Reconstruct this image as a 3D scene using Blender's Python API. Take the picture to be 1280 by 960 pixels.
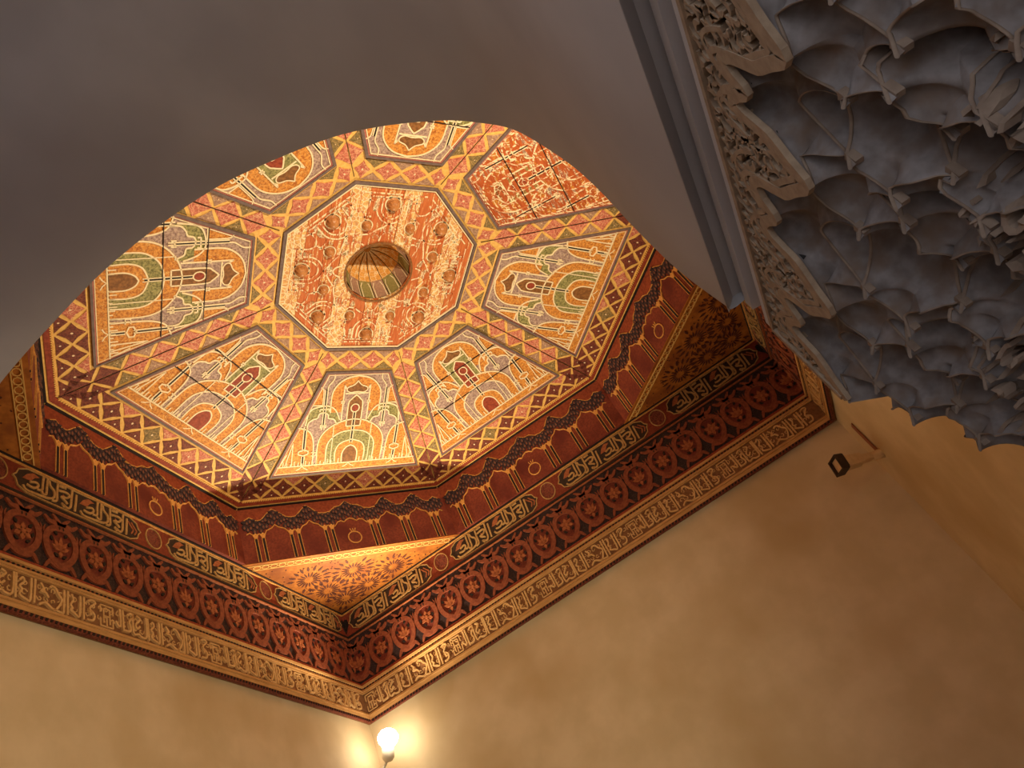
import bpy, math, random
from mathutils import Vector, Matrix
random.seed(7)
scene = bpy.context.scene
for o in list(bpy.data.objects): bpy.data.objects.remove(o)
ZO = 5.137                      # floor (0) up to the foot of the octagonal drum

# ------------------------------------------------------------------ camera
cam_d = bpy.data.cameras.new('camera'); cam = bpy.data.objects.new('camera', cam_d)
scene.collection.objects.link(cam)
RR = ((0.82283, 0.42083, -0.38189), (-0.56282, 0.51052, -0.65008), (-0.07861, 0.74984, 0.65693))
m = Matrix.Identity(4)
for i in range(3):
    m[i][0] = RR[0][i]; m[i][1] = -RR[1][i]; m[i][2] = -RR[2][i]
m[0][3], m[1][3], m[2][3] = 0.7373, -3.1361, -3.5371 + ZO
cam.matrix_world = m
cam_d.sensor_width = 36.0; cam_d.lens = 943.1 / 1280 * 36.0; cam_d.clip_start = 0.02
scene.camera = cam

# ------------------------------------------------------------------ daylight and exposure
world = bpy.data.worlds.new('world'); scene.world = world; world.use_nodes = True
bg = world.node_tree.nodes['Background']
bg.inputs['Color'].default_value = (0.85, 0.90, 1.0, 1); bg.inputs['Strength'].default_value = 2.05
scene.view_settings.view_transform = 'Standard'
scene.view_settings.look = 'None'
scene.view_settings.gamma = 1.0
scene.view_settings.use_curve_mapping = False
scene.view_settings.exposure = 0.0
WARM = (1.0, 0.81, 0.53)
SPOT_VISIBLE, SPOT_HIDDEN, SPOT_FILL, BULB = 325.0, 375.0, 225.0, 26.0

# ------------------------------------------------------------------ materials
def lin(c):
    return tuple(((v / 255) / 12.92 if v / 255 <= 0.04045 else ((v / 255 + 0.055) / 1.055) ** 2.4) for v in c) + (1.0,)
MATS = {}
def mat(name, rgb, rgb2=None, scale=40, rough=0.65, detail=4, bump=0.0, lo=0.35, hi=0.65, stretch=None,
        veins=None, vscale=40, emit=0, metal=0, spec=0.3, rgb3=None, scale3=3, bdist=0.01, rot=None, vw=0.06):
    if name in MATS: return MATS[name]
    mt = bpy.data.materials.new(name); mt.use_nodes = True
    nt = mt.node_tree; N = nt.nodes; L = nt.links
    b = N['Principled BSDF']; b.inputs['Roughness'].default_value = rough; b.inputs['Metallic'].default_value = metal
    b.inputs['Specular IOR Level'].default_value = spec
    tc = N.new('ShaderNodeTexCoord'); vec = tc.outputs['Object']
    if stretch or rot:
        mp = N.new('ShaderNodeMapping'); mp.inputs['Scale'].default_value = stretch or (1, 1, 1)
        if rot:
            mp0 = N.new('ShaderNodeMapping'); mp0.inputs['Rotation'].default_value = rot
            L.new(vec, mp0.inputs['Vector']); vec = mp0.outputs[0]
        L.new(vec, mp.inputs['Vector']); vec = mp.outputs[0]
    no = N.new('ShaderNodeTexNoise'); no.inputs['Scale'].default_value = scale; no.inputs['Detail'].default_value = detail
    L.new(vec, no.inputs['Vector'])
    cr = N.new('ShaderNodeValToRGB'); cr.color_ramp.elements[0].position = lo; cr.color_ramp.elements[1].position = hi
    cr.color_ramp.elements[0].color = lin(rgb); cr.color_ramp.elements[1].color = lin(rgb2 or rgb)
    L.new(no.outputs['Fac'], cr.inputs['Fac']); col = cr.outputs['Color']
    if rgb3:
        n3 = N.new('ShaderNodeTexNoise'); n3.inputs['Scale'].default_value = scale3; n3.inputs['Detail'].default_value = 3
        L.new(tc.outputs['Object'], n3.inputs['Vector'])
        r3 = N.new('ShaderNodeValToRGB'); r3.color_ramp.elements[0].position = 0.45; r3.color_ramp.elements[1].position = 0.7
        L.new(n3.outputs['Fac'], r3.inputs['Fac'])
        mx = N.new('ShaderNodeMixRGB'); L.new(r3.outputs['Color'], mx.inputs['Fac']); L.new(col, mx.inputs[1])
        mx.inputs[2].default_value = lin(rgb3); col = mx.outputs['Color']
    if veins:
        vo = N.new('ShaderNodeTexVoronoi'); vo.feature = 'DISTANCE_TO_EDGE'; vo.inputs['Scale'].default_value = vscale
        nn = N.new('ShaderNodeTexNoise'); nn.inputs['Scale'].default_value = vscale * 0.6; L.new(tc.outputs['Object'], nn.inputs['Vector'])
        ad = N.new('ShaderNodeVectorMath'); ad.operation = 'MULTIPLY_ADD'; L.new(nn.outputs['Color'], ad.inputs[0])
        ad.inputs[1].default_value = (0.04, 0.04, 0.04); L.new(tc.outputs['Object'], ad.inputs[2])
        L.new(ad.outputs[0], vo.inputs['Vector'])
        r4 = N.new('ShaderNodeValToRGB'); r4.color_ramp.elements[0].position = 0.0; r4.color_ramp.elements[1].position = vw
        r4.color_ramp.elements[0].color = (1, 1, 1, 1); r4.color_ramp.elements[1].color = (0, 0, 0, 1)
        L.new(vo.outputs['Distance'], r4.inputs['Fac'])
        mv = N.new('ShaderNodeMixRGB'); L.new(r4.outputs['Color'], mv.inputs['Fac']); L.new(col, mv.inputs[1])
        mv.inputs[2].default_value = lin(veins); col = mv.outputs['Color']
    L.new(col, b.inputs['Base Color'])
    if bump:
        bp = N.new('ShaderNodeBump'); bp.inputs['Strength'].default_value = bump; bp.inputs['Distance'].default_value = bdist
        L.new(no.outputs['Fac'], bp.inputs['Height']); L.new(bp.outputs[0], b.inputs['Normal'])
    if emit:
        b.inputs['Emission Color'].default_value = lin(rgb); b.inputs['Emission Strength'].default_value = emit
    MATS[name] = mt; return mt
def peeled(name, rgb, rgb2=None, amount=0.5, along=(1.5, 14, 1), rot=None, wood=((176, 84, 40), (206, 112, 56)), sc=5.0):
    """paint that has flaked off in streaks along the grain, bare orange wood below"""
    if name in MATS: return MATS[name]
    mt = bpy.data.materials.new(name); mt.use_nodes = True
    nt = mt.node_tree; N = nt.nodes; L = nt.links; b = N['Principled BSDF']
    b.inputs['Roughness'].default_value = 0.7; b.inputs['Specular IOR Level'].default_value = 0.25
    tc = N.new('ShaderNodeTexCoord'); vec = tc.outputs['Object']
    if rot:
        m0 = N.new('ShaderNodeMapping'); m0.inputs['Rotation'].default_value = rot; L.new(vec, m0.inputs['Vector']); vec = m0.outputs[0]
    mp = N.new('ShaderNodeMapping'); mp.inputs['Scale'].default_value = along; L.new(vec, mp.inputs['Vector'])
    n1 = N.new('ShaderNodeTexNoise'); n1.inputs['Scale'].default_value = sc; n1.inputs['Detail'].default_value = 6; n1.inputs['Roughness'].default_value = 0.65
    L.new(mp.outputs[0], n1.inputs['Vector'])
    cr = N.new('ShaderNodeValToRGB'); cr.color_ramp.elements[0].position = amount - 0.03; cr.color_ramp.elements[1].position = amount + 0.03
    L.new(n1.outputs['Fac'], cr.inputs['Fac'])
    n2 = N.new('ShaderNodeTexNoise'); n2.inputs['Scale'].default_value = 45; n2.inputs['Detail'].default_value = 3; L.new(tc.outputs['Object'], n2.inputs['Vector'])
    c2 = N.new('ShaderNodeValToRGB'); c2.color_ramp.elements[0].position = 0.38; c2.color_ramp.elements[1].position = 0.62
    c2.color_ramp.elements[0].color = lin(rgb); c2.color_ramp.elements[1].color = lin(rgb2 or rgb); L.new(n2.outputs['Fac'], c2.inputs['Fac'])
    c3 = N.new('ShaderNodeValToRGB'); c3.color_ramp.elements[0].position = 0.35; c3.color_ramp.elements[1].position = 0.7
    c3.color_ramp.elements[0].color = lin(wood[0]); c3.color_ramp.elements[1].color = lin(wood[1])
    n3 = N.new('ShaderNodeTexNoise'); n3.inputs['Scale'].default_value = 9; L.new(mp.outputs[0], n3.inputs['Vector']); L.new(n3.outputs['Fac'], c3.inputs['Fac'])
    vo = N.new('ShaderNodeTexVoronoi'); vo.feature = 'DISTANCE_TO_EDGE'; vo.inputs['Scale'].default_value = 30; L.new(tc.outputs['Object'], vo.inputs['Vector'])
    c5 = N.new('ShaderNodeValToRGB'); c5.color_ramp.elements[0].position = 0.03; c5.color_ramp.elements[1].position = 0.08
    c5.color_ramp.elements[0].color = lin((248, 230, 190)); c5.color_ramp.elements[1].color = (0, 0, 0, 1); c5.color_ramp.elements[0].color = (1, 1, 1, 1); L.new(vo.outputs['Distance'], c5.inputs['Fac'])
    m5 = N.new('ShaderNodeMixRGB'); L.new(c5.outputs['Color'], m5.inputs['Fac']); L.new(c2.outputs['Color'], m5.inputs[1]); m5.inputs[2].default_value = lin((246, 226, 186))
    mx = N.new('ShaderNodeMixRGB'); L.new(cr.outputs['Color'], mx.inputs['Fac']); L.new(c3.outputs['Color'], mx.inputs[1]); L.new(m5.outputs['Color'], mx.inputs[2])
    L.new(mx.outputs['Color'], b.inputs['Base Color'])
    MATS[name] = mt; return mt

PLASTER = mat('ochre_plaster', (206, 186, 148), (218, 198, 162), scale=5, rough=0.75, bump=0.12, rgb3=(196, 172, 130), scale3=1.6, bdist=0.02)
VAULT = mat('grey_limewash', (172, 165, 163), (186, 179, 177), scale=3, rough=0.85, bump=0.15, rgb3=(162, 153, 150), scale3=1.2, bdist=0.02)
STUCCO = mat('grey_stucco', (110, 100, 96), (134, 125, 122), scale=60, rough=0.8, bump=0.25, rgb3=(112, 92, 78), scale3=26, bdist=0.003)
STUCCO_RIM = mat('ochre_stucco', (138, 114, 92), (156, 132, 108), scale=70, rough=0.8, bump=0.2, bdist=0.002)
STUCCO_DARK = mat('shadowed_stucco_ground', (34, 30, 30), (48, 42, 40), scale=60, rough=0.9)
FLOOR = mat('stone_floor', (186, 180, 170), (198, 192, 182), scale=6, rough=0.6)

GOLD = mat('ochre_ground', (222, 170, 88), (238, 192, 108), scale=50, rough=0.6)
LRED = mat('lozenge_red', (170, 84, 66), (212, 130, 104), scale=70, veins=(232, 184, 140), vscale=34, vw=0.05)
LOLIVE = mat('lozenge_olive', (104, 86, 50), (146, 122, 76), scale=70, veins=(186, 150, 96), vscale=34, vw=0.05)
LMAUVE = mat('lozenge_mauve', (146, 108, 88), (178, 138, 112), scale=70, veins=(206, 172, 136), vscale=34, vw=0.05)
LMAROON = mat('lozenge_maroon', (92, 42, 34), (128, 62, 48), scale=70, veins=(150, 90, 60), vscale=34, vw=0.05)
DOT = mat('lozenge_flower', (236, 206, 164), (246, 220, 180))
ORANGE = mat('panel_orange', (164, 92, 36), (224, 152, 66), scale=70, veins=(230, 180, 104), vscale=34, vw=0.035)
MAUVE = mat('panel_mauve', (128, 98, 92), (188, 160, 146), scale=70, veins=(206, 180, 152), vscale=34, vw=0.035)
GREEN = mat('panel_green', (96, 92, 50), (164, 156, 98), scale=70, veins=(190, 176, 116), vscale=34, vw=0.035)
BROWN = mat('panel_brown', (112, 72, 36), (150, 100, 54), scale=55)
CRIMSON = mat('panel_crimson', (126, 48, 30), (160, 72, 44), scale=55)
CREAM = mat('cream_line', (236, 214, 170), (246, 228, 190), scale=60)
FRAMEG = mat('frame_grey', (104, 86, 82), (122, 102, 96), scale=40)
PINK = mat('frame_pink', (178, 104, 92), (190, 118, 104), scale=40)
BLACK = mat('soot_black', (30, 22, 20), (42, 30, 26), scale=40)
SEAM = mat('plank_gap_dark', (36, 20, 14), (48, 26, 18), scale=40)
DRED = mat('drum_red', (106, 44, 31), (134, 60, 40), scale=60, rgb3=(96, 34, 26), scale3=5, bump=0.1, bdist=0.002)
DRED2 = mat('drum_red_upper', (128, 54, 32), (154, 72, 42), scale=60)
SCALE = mat('muqarnas_leaf_dark', (48, 34, 36), (70, 52, 54), scale=70)
LEAFH = mat('muqarnas_leaf_brown', (110, 66, 52), (132, 84, 66), scale=70)
GILT = mat('gilt_line', (196, 132, 64), (220, 160, 86), scale=60)
GILT2 = mat('gilt_letter', (164, 124, 74), (188, 148, 92), scale=60)
BANDD = mat('cartouche_dark', (46, 34, 28), (62, 46, 36), scale=60)
BANDR = mat('band_red', (116, 48, 32), (138, 62, 40), scale=60)
ROSBG = mat('rosette_ground', (40, 28, 30), (64, 46, 46), scale=110, lo=0.45, hi=0.6)
ROSR = mat('rosette_red', (118, 58, 38), (142, 76, 50), scale=60)
ROSIN = mat('rosette_inner', (98, 40, 30), (122, 54, 38), scale=60)
ROSOR = mat('rosette_orange', (144, 78, 46), (168, 98, 60), scale=60)
PALE = mat('pale_wood', (186, 140, 84), (206, 160, 102), scale=12, rough=0.6, bump=0.1, stretch=(1, 1, 6))
PALEG = mat('pale_ground', (120, 82, 52), (142, 100, 64), scale=50)
PALEL = mat('pale_letter', (204, 162, 104), (220, 180, 122), scale=40)
SOFF = mat('soffit_orange', (146, 84, 26), (172, 104, 36), scale=30, rgb3=(126, 66, 24), scale3=6)
SOFFP = mat('soffit_petal', (70, 32, 20), (88, 42, 26), scale=50)
SOFFR = mat('soffit_ring', (206, 160, 88), (216, 172, 100), scale=50)
KNOB = mat('turned_wood', (176, 112, 62), (202, 138, 84), scale=30, rough=0.35)
GORE1 = mat('gore_orange', (214, 146, 66), (232, 170, 88), scale=60, veins=(246, 222, 176), vscale=26, vw=0.05)
GORE2 = mat('gore_mauve', (160, 120, 100), (186, 146, 120), scale=60)
GORE3 = mat('gore_green', (140, 128, 74), (160, 146, 90), scale=60)
ROTP = (0, 0, math.radians(45))
PLANK = peeled('plank_flaked', (226, 172, 98), (210, 148, 84), amount=0.53, along=(1.2, 11, 1), rot=ROTP, wood=((184, 92, 46), (206, 116, 62)))
PLANKS = [peeled('plank_mostly_bare', (230, 180, 110), (210, 156, 96), amount=0.60, along=(1.2, 11, 1), rot=ROTP, wood=((186, 96, 50), (208, 120, 68))),
          peeled('plank_mostly_painted', (232, 186, 116), (206, 150, 98), amount=0.40, along=(1.2, 8, 1), rot=ROTP, wood=((186, 100, 56), (206, 124, 74))), PLANK]
PLINE = peeled('flaked_cream_line', (246, 226, 184), amount=0.48, along=(1.6, 11, 1), rot=ROTP, wood=((190, 98, 50), (206, 116, 62)), sc=6)
PLINE2 = peeled('flaked_mauve', (196, 160, 130), (150, 134, 92), amount=0.5, along=(1.6, 11, 1), rot=ROTP, wood=((190, 98, 50), (206, 116, 62)), sc=6)
PANELM = [ORANGE, MAUVE, GREEN, BROWN, CRIMSON, CREAM]
def flaked(mt):
    base = {'panel_orange': (214, 140, 60), 'panel_mauve': (176, 146, 124), 'panel_green': (150, 140, 80), 'panel_brown': (150, 96, 52),
            'panel_crimson': (150, 66, 42), 'cream_line': (244, 224, 184)}.get(mt.name)
    if not base: return mt
    return peeled('flaked_' + mt.name, base, tuple(int(c * 0.82) for c in base), amount=0.53, along=(1.5, 7, 1), sc=6.5, wood=((168, 78, 36), (192, 98, 48)))

# ------------------------------------------------------------------ mesh helpers
COL = scene.collection
class MB:
    def __init__(s, fn=None): s.v = []; s.f = []; s.fn = fn or (lambda a, b, h: (a, b, h))
    def add(s, pts, faces):
        n = len(s.v); s.v += [tuple(p) for p in pts]; s.f += [tuple(n + i for i in f) for f in faces]; return s
    def prism(s, poly, h0, h1):
        n = len(poly)
        pts = [s.fn(a, b, h1) for a, b in poly] + [s.fn(a, b, h0) for a, b in poly]
        return s.add(pts, [tuple(range(n))] + [(i, i + n, (i + 1) % n + n, (i + 1) % n) for i in range(n)])
    def ribbon(s, pts, w, h0, h1, closed=False, taper=None):
        n = len(pts); out = []
        for i, (x, y) in enumerate(pts):
            if closed: p, q = pts[i - 1], pts[(i + 1) % n]
            else: p, q = pts[max(i - 1, 0)], pts[min(i + 1, n - 1)]
            dx, dy = q[0] - p[0], q[1] - p[1]; l = math.hypot(dx, dy) or 1
            k = w / 2
            if taper: k *= taper(i / (n - 1))
            ox, oy = -dy / l * k, dx / l * k
            out += [s.fn(x + ox, y + oy, h0), s.fn(x + ox, y + oy, h1), s.fn(x - ox, y - oy, h1), s.fn(x - ox, y - oy, h0)]
        F = []
        for i in range(n if closed else n - 1):
            a = 4 * i; b = 4 * ((i + 1) % n)
            F += [(a, b, b + 1, a + 1), (a + 1, b + 1, b + 2, a + 2), (a + 2, b + 2, b + 3, a + 3)]
        if not closed: F += [(0, 1, 2, 3), (4 * n - 4, 4 * n - 3, 4 * n - 2, 4 * n - 1)]
        return s.add(out, F)
    def box(s, x0, x1, y0, y1, z0, z1):
        P = [s.fn(x, y, z) for x in (x0, x1) for y in (y0, y1) for z in (z0, z1)]
        return s.add(P, [(0, 1, 3, 2), (4, 6, 7, 5), (0, 4, 5, 1), (2, 3, 7, 6), (0, 2, 6, 4), (1, 5, 7, 3)])
    def grid(s, fn, nu, nv, closeu=False):
        pts = [fn(i / nu, j / nv) for i in range(nu if closeu else nu + 1) for j in range(nv + 1)]
        n = nu if closeu else nu + 1
        return s.add(pts, [(i * (nv + 1) + j, ((i + 1) % n) * (nv + 1) + j, ((i + 1) % n) * (nv + 1) + j + 1, i * (nv + 1) + j + 1)
                           for i in range(nu) for j in range(nv)])
    def mesh(s, name, mt, smooth=False):
        me = bpy.data.meshes.new(name); me.from_pydata(s.v, [], s.f); me.update()
        me.materials.append(mt)
        if smooth: me.polygons.foreach_set('use_smooth', [True] * len(me.polygons))
        return me
def link(name, me, parent=None, loc=None, rotz=None, kind=None):
    o = bpy.data.objects.new(name, me); COL.objects.link(o)
    if parent: o.parent = parent
    if loc: o.location = loc
    if rotz is not None: o.rotation_euler = (0, 0, rotz)
    if kind: o['kind'] = kind
    return o
def tag(o, label, cat, group=None, kind=None):
    o['label'] = label; o['category'] = cat
    if group: o['group'] = group
    if kind: o['kind'] = kind
    return o
def empty(name, loc=(0, 0, 0), rotz=0):
    o = bpy.data.objects.new(name, None); COL.objects.link(o); o.location = loc; o.rotation_euler = (0, 0, rotz); o.empty_display_size = 0.1
    return o
def cr(pts, n=6, closed=False):
    out = []; N = len(pts)
    for i in range(N if closed else N - 1):
        P = [pts[(i + k) % N] if closed else pts[min(max(i + k, 0), N - 1)] for k in (-1, 0, 1, 2)]
        for j in range(n):
            t = j / n
            out.append(tuple(0.5 * (2 * P[1][c] + (P[2][c] - P[0][c]) * t + (2 * P[0][c] - 5 * P[1][c] + 4 * P[2][c] - P[3][c]) * t * t
                        + (3 * P[1][c] - P[0][c] - 3 * P[2][c] + P[3][c]) * t ** 3) for c in range(len(pts[0]))))
    if not closed: out.append(pts[-1])
    return out
def mir(pts): return [(-a, b) for a, b in reversed(pts)]
def shrink(poly, k):
    cx = sum(p[0] for p in poly) / len(poly); cy = sum(p[1] for p in poly) / len(poly)
    return [(cx + (x - cx) * k, cy + (y - cy) * k) for x, y in poly]
def ell(cx, cy, rx, ry, n=16, rot=0):
    c, s = math.cos(rot), math.sin(rot)
    return [(cx + rx * math.cos(t) * c - ry * math.sin(t) * s, cy + rx * math.cos(t) * s + ry * math.sin(t) * c)
            for t in (2 * math.pi * i / n for i in range(n))]
def drawn(poly, k=0.10):
    cx = sum(p_[0] for p_ in poly) / len(poly); cy = sum(p_[1] for p_ in poly) / len(poly); out = []
    for p_, q_ in zip(poly, poly[1:] + poly[:1]):
        out.append(p_)
        for f, g in ((0.3, 0.7), (0.5, 1.0), (0.7, 0.7)):
            x, y = p_[0] + (q_[0] - p_[0]) * f, p_[1] + (q_[1] - p_[1]) * f; out.append((x + (cx - x) * k * g * 1.6, y + (cy - y) * k * g * 1.6))
    return out
def leaf(cx, cy, l, w, rot):
    P = [(0, 0), (0.35, 0.9), (0.7, 0.7), (1, 0), (0.7, -0.7), (0.35, -0.9)]
    c, s = math.cos(rot), math.sin(rot)
    return [(cx + x * l * c - y * w / 2 * s, cy + x * l * s + y * w / 2 * c) for x, y in P]

# ================================================================== THE SETTING
WW = 2.10; FZ = -5.137; T22 = math.tan(math.radians(22.5))
ZB, ZT, BT = 0.484, 0.751, 0.661
XR, XL, YA = 1.012, -1.172, -2.07           # jambs of the arch, its far edge

# floor
o = link('floor', MB().box(-2.4, 2.4, -7.0, 2.4, FZ - 0.15, FZ).mesh('floor', FLOOR))
tag(o, 'plain stone floor of the chamber, below the view', 'floor', kind='structure')
# side and far walls
def wall(name, x0, x1, y0, y1, label, z1=-0.02):
    o = link(name, MB().box(x0, x1, y0, y1, FZ, z1).mesh(name, PLASTER)); return tag(o, label, 'wall', kind='structure')
wall('wall_far', -WW - 0.3, WW + 0.3, WW, WW + 0.3, 'wide ochre plaster wall below the right run of the cornice')
wall('wall_left', -WW - 0.3, -WW, -WW - 0.25, WW, 'ochre plaster wall below the left run of the cornice')
wall('wall_right', WW, WW + 0.3, -WW - 0.25, WW, 'ochre plaster wall meeting the far wall behind the carved stucco')

# near wall with the round-headed opening, and the vault that runs out from it
ARCH_R = [(1.012, -2.749), (0.994, -2.617), (0.989, -2.477), (0.990, -2.339), (0.985, -2.197), (0.967, -2.062), (0.939, -1.929), (0.889, -1.823),
          (0.812, -1.701), (0.658, -1.530), (0.495, -1.404), (0.223, -1.276), (0.07, -1.238), (-0.080, -1.228)]
ARCH = ARCH_R + [(-0.16 - x, z) for x, z in reversed(ARCH_R[:-1])]
AR = cr(ARCH, 5)
AW = [(x + 0.05 * (x + 0.08) / math.hypot(x + 0.08, max(z + 2.25, 0)), z + 0.05 * max(z + 2.25, 0) / math.hypot(x + 0.08, max(z + 2.25, 0) + 1e-6)) for x, z in AR]
mb = MB(); y0, y1 = -WW - 0.25, -WW
top = 0.0
for (xa, za), (xb, zb) in zip(AW[:-1], AW[1:]):
    for y in (y0, y1): mb.add([(xa, y, za), (xb, y, zb), (xb, y, top), (xa, y, top)], [(0, 1, 2, 3)])
RJ = XR + 0.24; LJ = XL - 0.0
for y in (y0, y1):
    XR5, XL5 = XR + 0.05, XL - 0.05
    mb.add([(XR5, y, top), (WW + 0.3, y, top), (WW + 0.3, y, FZ), (RJ, y, FZ), (RJ, y, -2.749), (XR5, y, -2.749)], [(0, 1, 2, 3, 4, 5)])
    mb.add([(XL5, y, top), (-WW - 0.3, y, top), (-WW - 0.3, y, FZ), (LJ, y, FZ), (LJ, y, -2.749), (XL5, y, -2.749)], [(0, 1, 2, 3, 4, 5)])
mb.add([(RJ, y0, FZ), (RJ, y1, FZ), (RJ, y1, -2.749), (RJ, y0, -2.749)], [(0, 1, 2, 3)])
mb.add([(LJ, y0, FZ), (LJ, y1, FZ), (LJ, y1, -2.749), (LJ, y0, -2.749)], [(0, 1, 2, 3)])
o = link('wall_near', mb.mesh('wall_near', PLASTER))
tag(o, 'plaster wall on the near side pierced by the round arch', 'wall', kind='structure')
# vault lining (0.16 thick), its far lip slightly rounded
YN = -3.75
prof = []
for i, (x, z) in enumerate(AR):
    p, q = AR[max(i - 1, 0)], AR[min(i + 1, len(AR) - 1)]
    dx, dz = q[0] - p[0], q[1] - p[1]; l = math.hypot(dx, dz)
    prof.append((x, z, dz / l, -dx / l))
prof = [(x, z, (nx, nz) if (nx * (x + 0.08) + nz * (z + 2.2)) > 0 else (-nx, -nz)) for x, z, nx, nz in prof]
sect = [(YN, 0.16), (YN, 0.0), (-3.4, 0.0), (-2.7, 0.0), (YA - 0.02, 0.0), (YA - 0.005, 0.004), (YA, 0.016), (YA, 0.16)]
mb = MB()
mb.grid(lambda u, v: (lambda P, S: (P[0] + P[2][0] * S[1], S[0], P[1] + P[2][1] * S[1]))(prof[round(u * (len(prof) - 1))], sect[round(v * (len(sect) - 1))]),
        len(prof) - 1, len(sect) - 1)
o = link('ceiling_vault', mb.mesh('ceiling_vault', VAULT, True))
md = o.modifiers.new('edges', 'EDGE_SPLIT'); md.split_angle = math.radians(35)
tag(o, 'smooth grey limewashed barrel vault framing the painted ceiling', 'vault', kind='structure')
# bay walls under the vault
o = link('wall_bay_right', MB().box(RJ - 0.03, RJ + 0.25, YN, -WW - 0.25, FZ, -2.6).mesh('wall_bay_right', VAULT))
tag(o, 'grey bay wall behind and below the carved stucco frieze', 'wall', kind='structure')
o = link('wall_bay_left', MB().box(LJ - 0.25, LJ, YN, -WW - 0.25, FZ, -2.7).mesh('wall_bay_left', VAULT))
tag(o, 'grey bay wall on the left under the vault, out of view', 'wall', kind='structure')

mb = MB()
mb.box(LJ - 0.25, 0.0, YN - 0.25, YN, FZ, -1.0); mb.box(1.05, RJ + 0.25, YN - 0.25, YN, FZ, -1.0); mb.box(0.0, 1.05, YN - 0.25, YN, -1.7, -1.0)
o = link('wall_daylight_baffle', mb.mesh('wall_daylight_baffle', VAULT)); tag(o, 'unseen grey wall added behind the viewer, its doorway narrowing the daylight', 'wall', kind='structure')  # added out of view so daylight rakes in from the right-hand doorway only

# ------------------------------------------------------------------ the painted ceiling
CEIL = tag(empty('ceiling'), 'painted octagonal wooden ceiling with a round recess at its centre', 'ceiling', kind='structure')
Zs = lambda b: ZB + (ZT - ZB) * (2.0 - b) / (2.0 - BT)
sec = lambda a, b, h: (a, b, Zs(b) - h)
eb = lambda b: 0.245 + 0.399 * (b - 0.855)         # half width of the framed field
CACHE = {}
def cached(key, build):
    if key not in CACHE: CACHE[key] = build()
    return CACHE[key]

# lozenge layout of one sector (local a along the edge, b outwards)
LOZ = []     # (poly, matkey, dot)
S22, C22 = math.sin(math.radians(22.5)), math.cos(math.radians(22.5))
def ridge_pt(u, v, side):                           # u along the hip from the axis, v 0 at hip, 1 at panel frame
    w = 0.098
    a, b = u * S22 - v * w * C22, u * C22 + v * w * S22
    return (side * a, b)
p = 0.178
for side in (1, -1):
    for k in range(7):
        u = 0.93 + p * k
        dk = 'R' if k < 5 else 'K'
        LOZ.append((shrink([ridge_pt(u - p / 2, 0.0, side), ridge_pt(u, 0.98, side), ridge_pt(u + p / 2, 0.0, side), ], 0.90), dk, None))
        if k < 6:
            LOZ.append((shrink([ridge_pt(u + 0.01, 1.0, side), ridge_pt(u + p / 2, 0.05, side), ridge_pt(u + p - 0.01, 1.0, side)], 0.82),
                        'OM'[k % 2] if k < 5 else 'K', 0.003))
# inner strip between the flat octagon and the field
b0, b1 = BT + 0.022, 0.838; bm = (b0 + b1) / 2
for k in range(-1, 3):
    a = -0.09 + 0.18 * k
    if abs(a) < 0.2:
        LOZ.append((shrink([(a - 0.09, bm), (a, b0), (a + 0.09, bm), (a, b1)], 0.88), 'R', 0.006))
    else:
        sgn = 1 if a > 0 else -1
        LOZ.append((shrink([(sgn * 0.19, bm), (sgn * 0.25, b0 - 0.01), (sgn * (bm * T22 + 0.0), bm), (sgn * 0.255, b1)], 0.8), 'R', 0.006))
for a in (-0.18, 0.0, 0.18):
    LOZ.append((shrink([(a - 0.08, b0), (a, bm - 0.012), (a + 0.08, b0)], 0.85), 'M', None))
    LOZ.append((shrink([(a - 0.08, b1), (a, bm + 0.012), (a + 0.08, b1)], 0.85), 'O' if a else 'M', None))
# outer strip
b0, b1 = 1.768, 1.945; bm = 1.853; p = 0.166
for k in range(-4, 5):
    a = p * k
    if abs(a) < 0.67:
        LOZ.append((shrink([(a - p / 2, bm), (a, b0 + 0.004), (a + p / 2, bm), (a, b1 - 0.006)], 0.88), 'OKR'[(k + 4) % 3] if k % 2 else 'K', 0.006))
for k in range(-5, 5):
    a = p * (k + 0.5)
    if abs(a) < 0.76: LOZ.append((shrink([(a - p / 2, b1), (a, bm + 0.008), (a + p / 2, b1)], 0.84), 'K', 0.005))
    if abs(a) < 0.6: LOZ.append((shrink([(a - p / 2, b0), (a, bm - 0.008), (a + p / 2, b0)], 0.84), 'KR'[k % 2], None))
LM = {'R': LRED, 'O': LOLIVE, 'M': LMAUVE, 'K': LMAROON}

UP = [(0.19, 1.20), (0.19, 1.04), (0.155, 0.96), (0.09, 0.908), (0.0, 0.886)]
BIGO = [(0.258, 1.655), (0.262, 1.48), (0.235, 1.39), (0.175, 1.325), (0.09, 1.279), (0, 1.262)]
BIGI = [(0.187, 1.655), (0.190, 1.50), (0.155, 1.425), (0.09, 1.378), (0, 1.362)]
CORO = [(0.114, 1.655), (0.118, 1.55), (0.085, 1.48), (0, 1.447)]
CORI = [(0.060, 1.655), (0.060, 1.57), (0.035, 1.52), (0, 1.500)]
SIDE = [(0.37, 1.30), (0.352, 1.19), (0.30, 1.148), (0.21, 1.138), (0.15, 1.178), (0.112, 1.262)]
TRE = [(0.355, 1.34), (0.35, 1.28), (0.315, 1.25), (0.285, 1.24), (0.273, 1.205), (0.24, 1.194), (0.205, 1.212), (0.197, 1.246), (0.155, 1.258), (0.128, 1.307)]
LOW = [(0.428, 1.315), (0.345, 1.346), (0.305, 1.416), (0.292, 1.52), (0.290, 1.655)]
SMALL = [(0.056, 1.325), (0.056, 1.13), (0.035, 1.085), (0, 1.05)]
ACE = [(0, 0.930), (0.03, 0.965), (0.075, 0.985), (0.078, 1.01), (0.05, 1.028), (0.012, 1.022)]
def dome(pts): q = cr(pts, 5); return q + mir(q)[1:]
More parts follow.
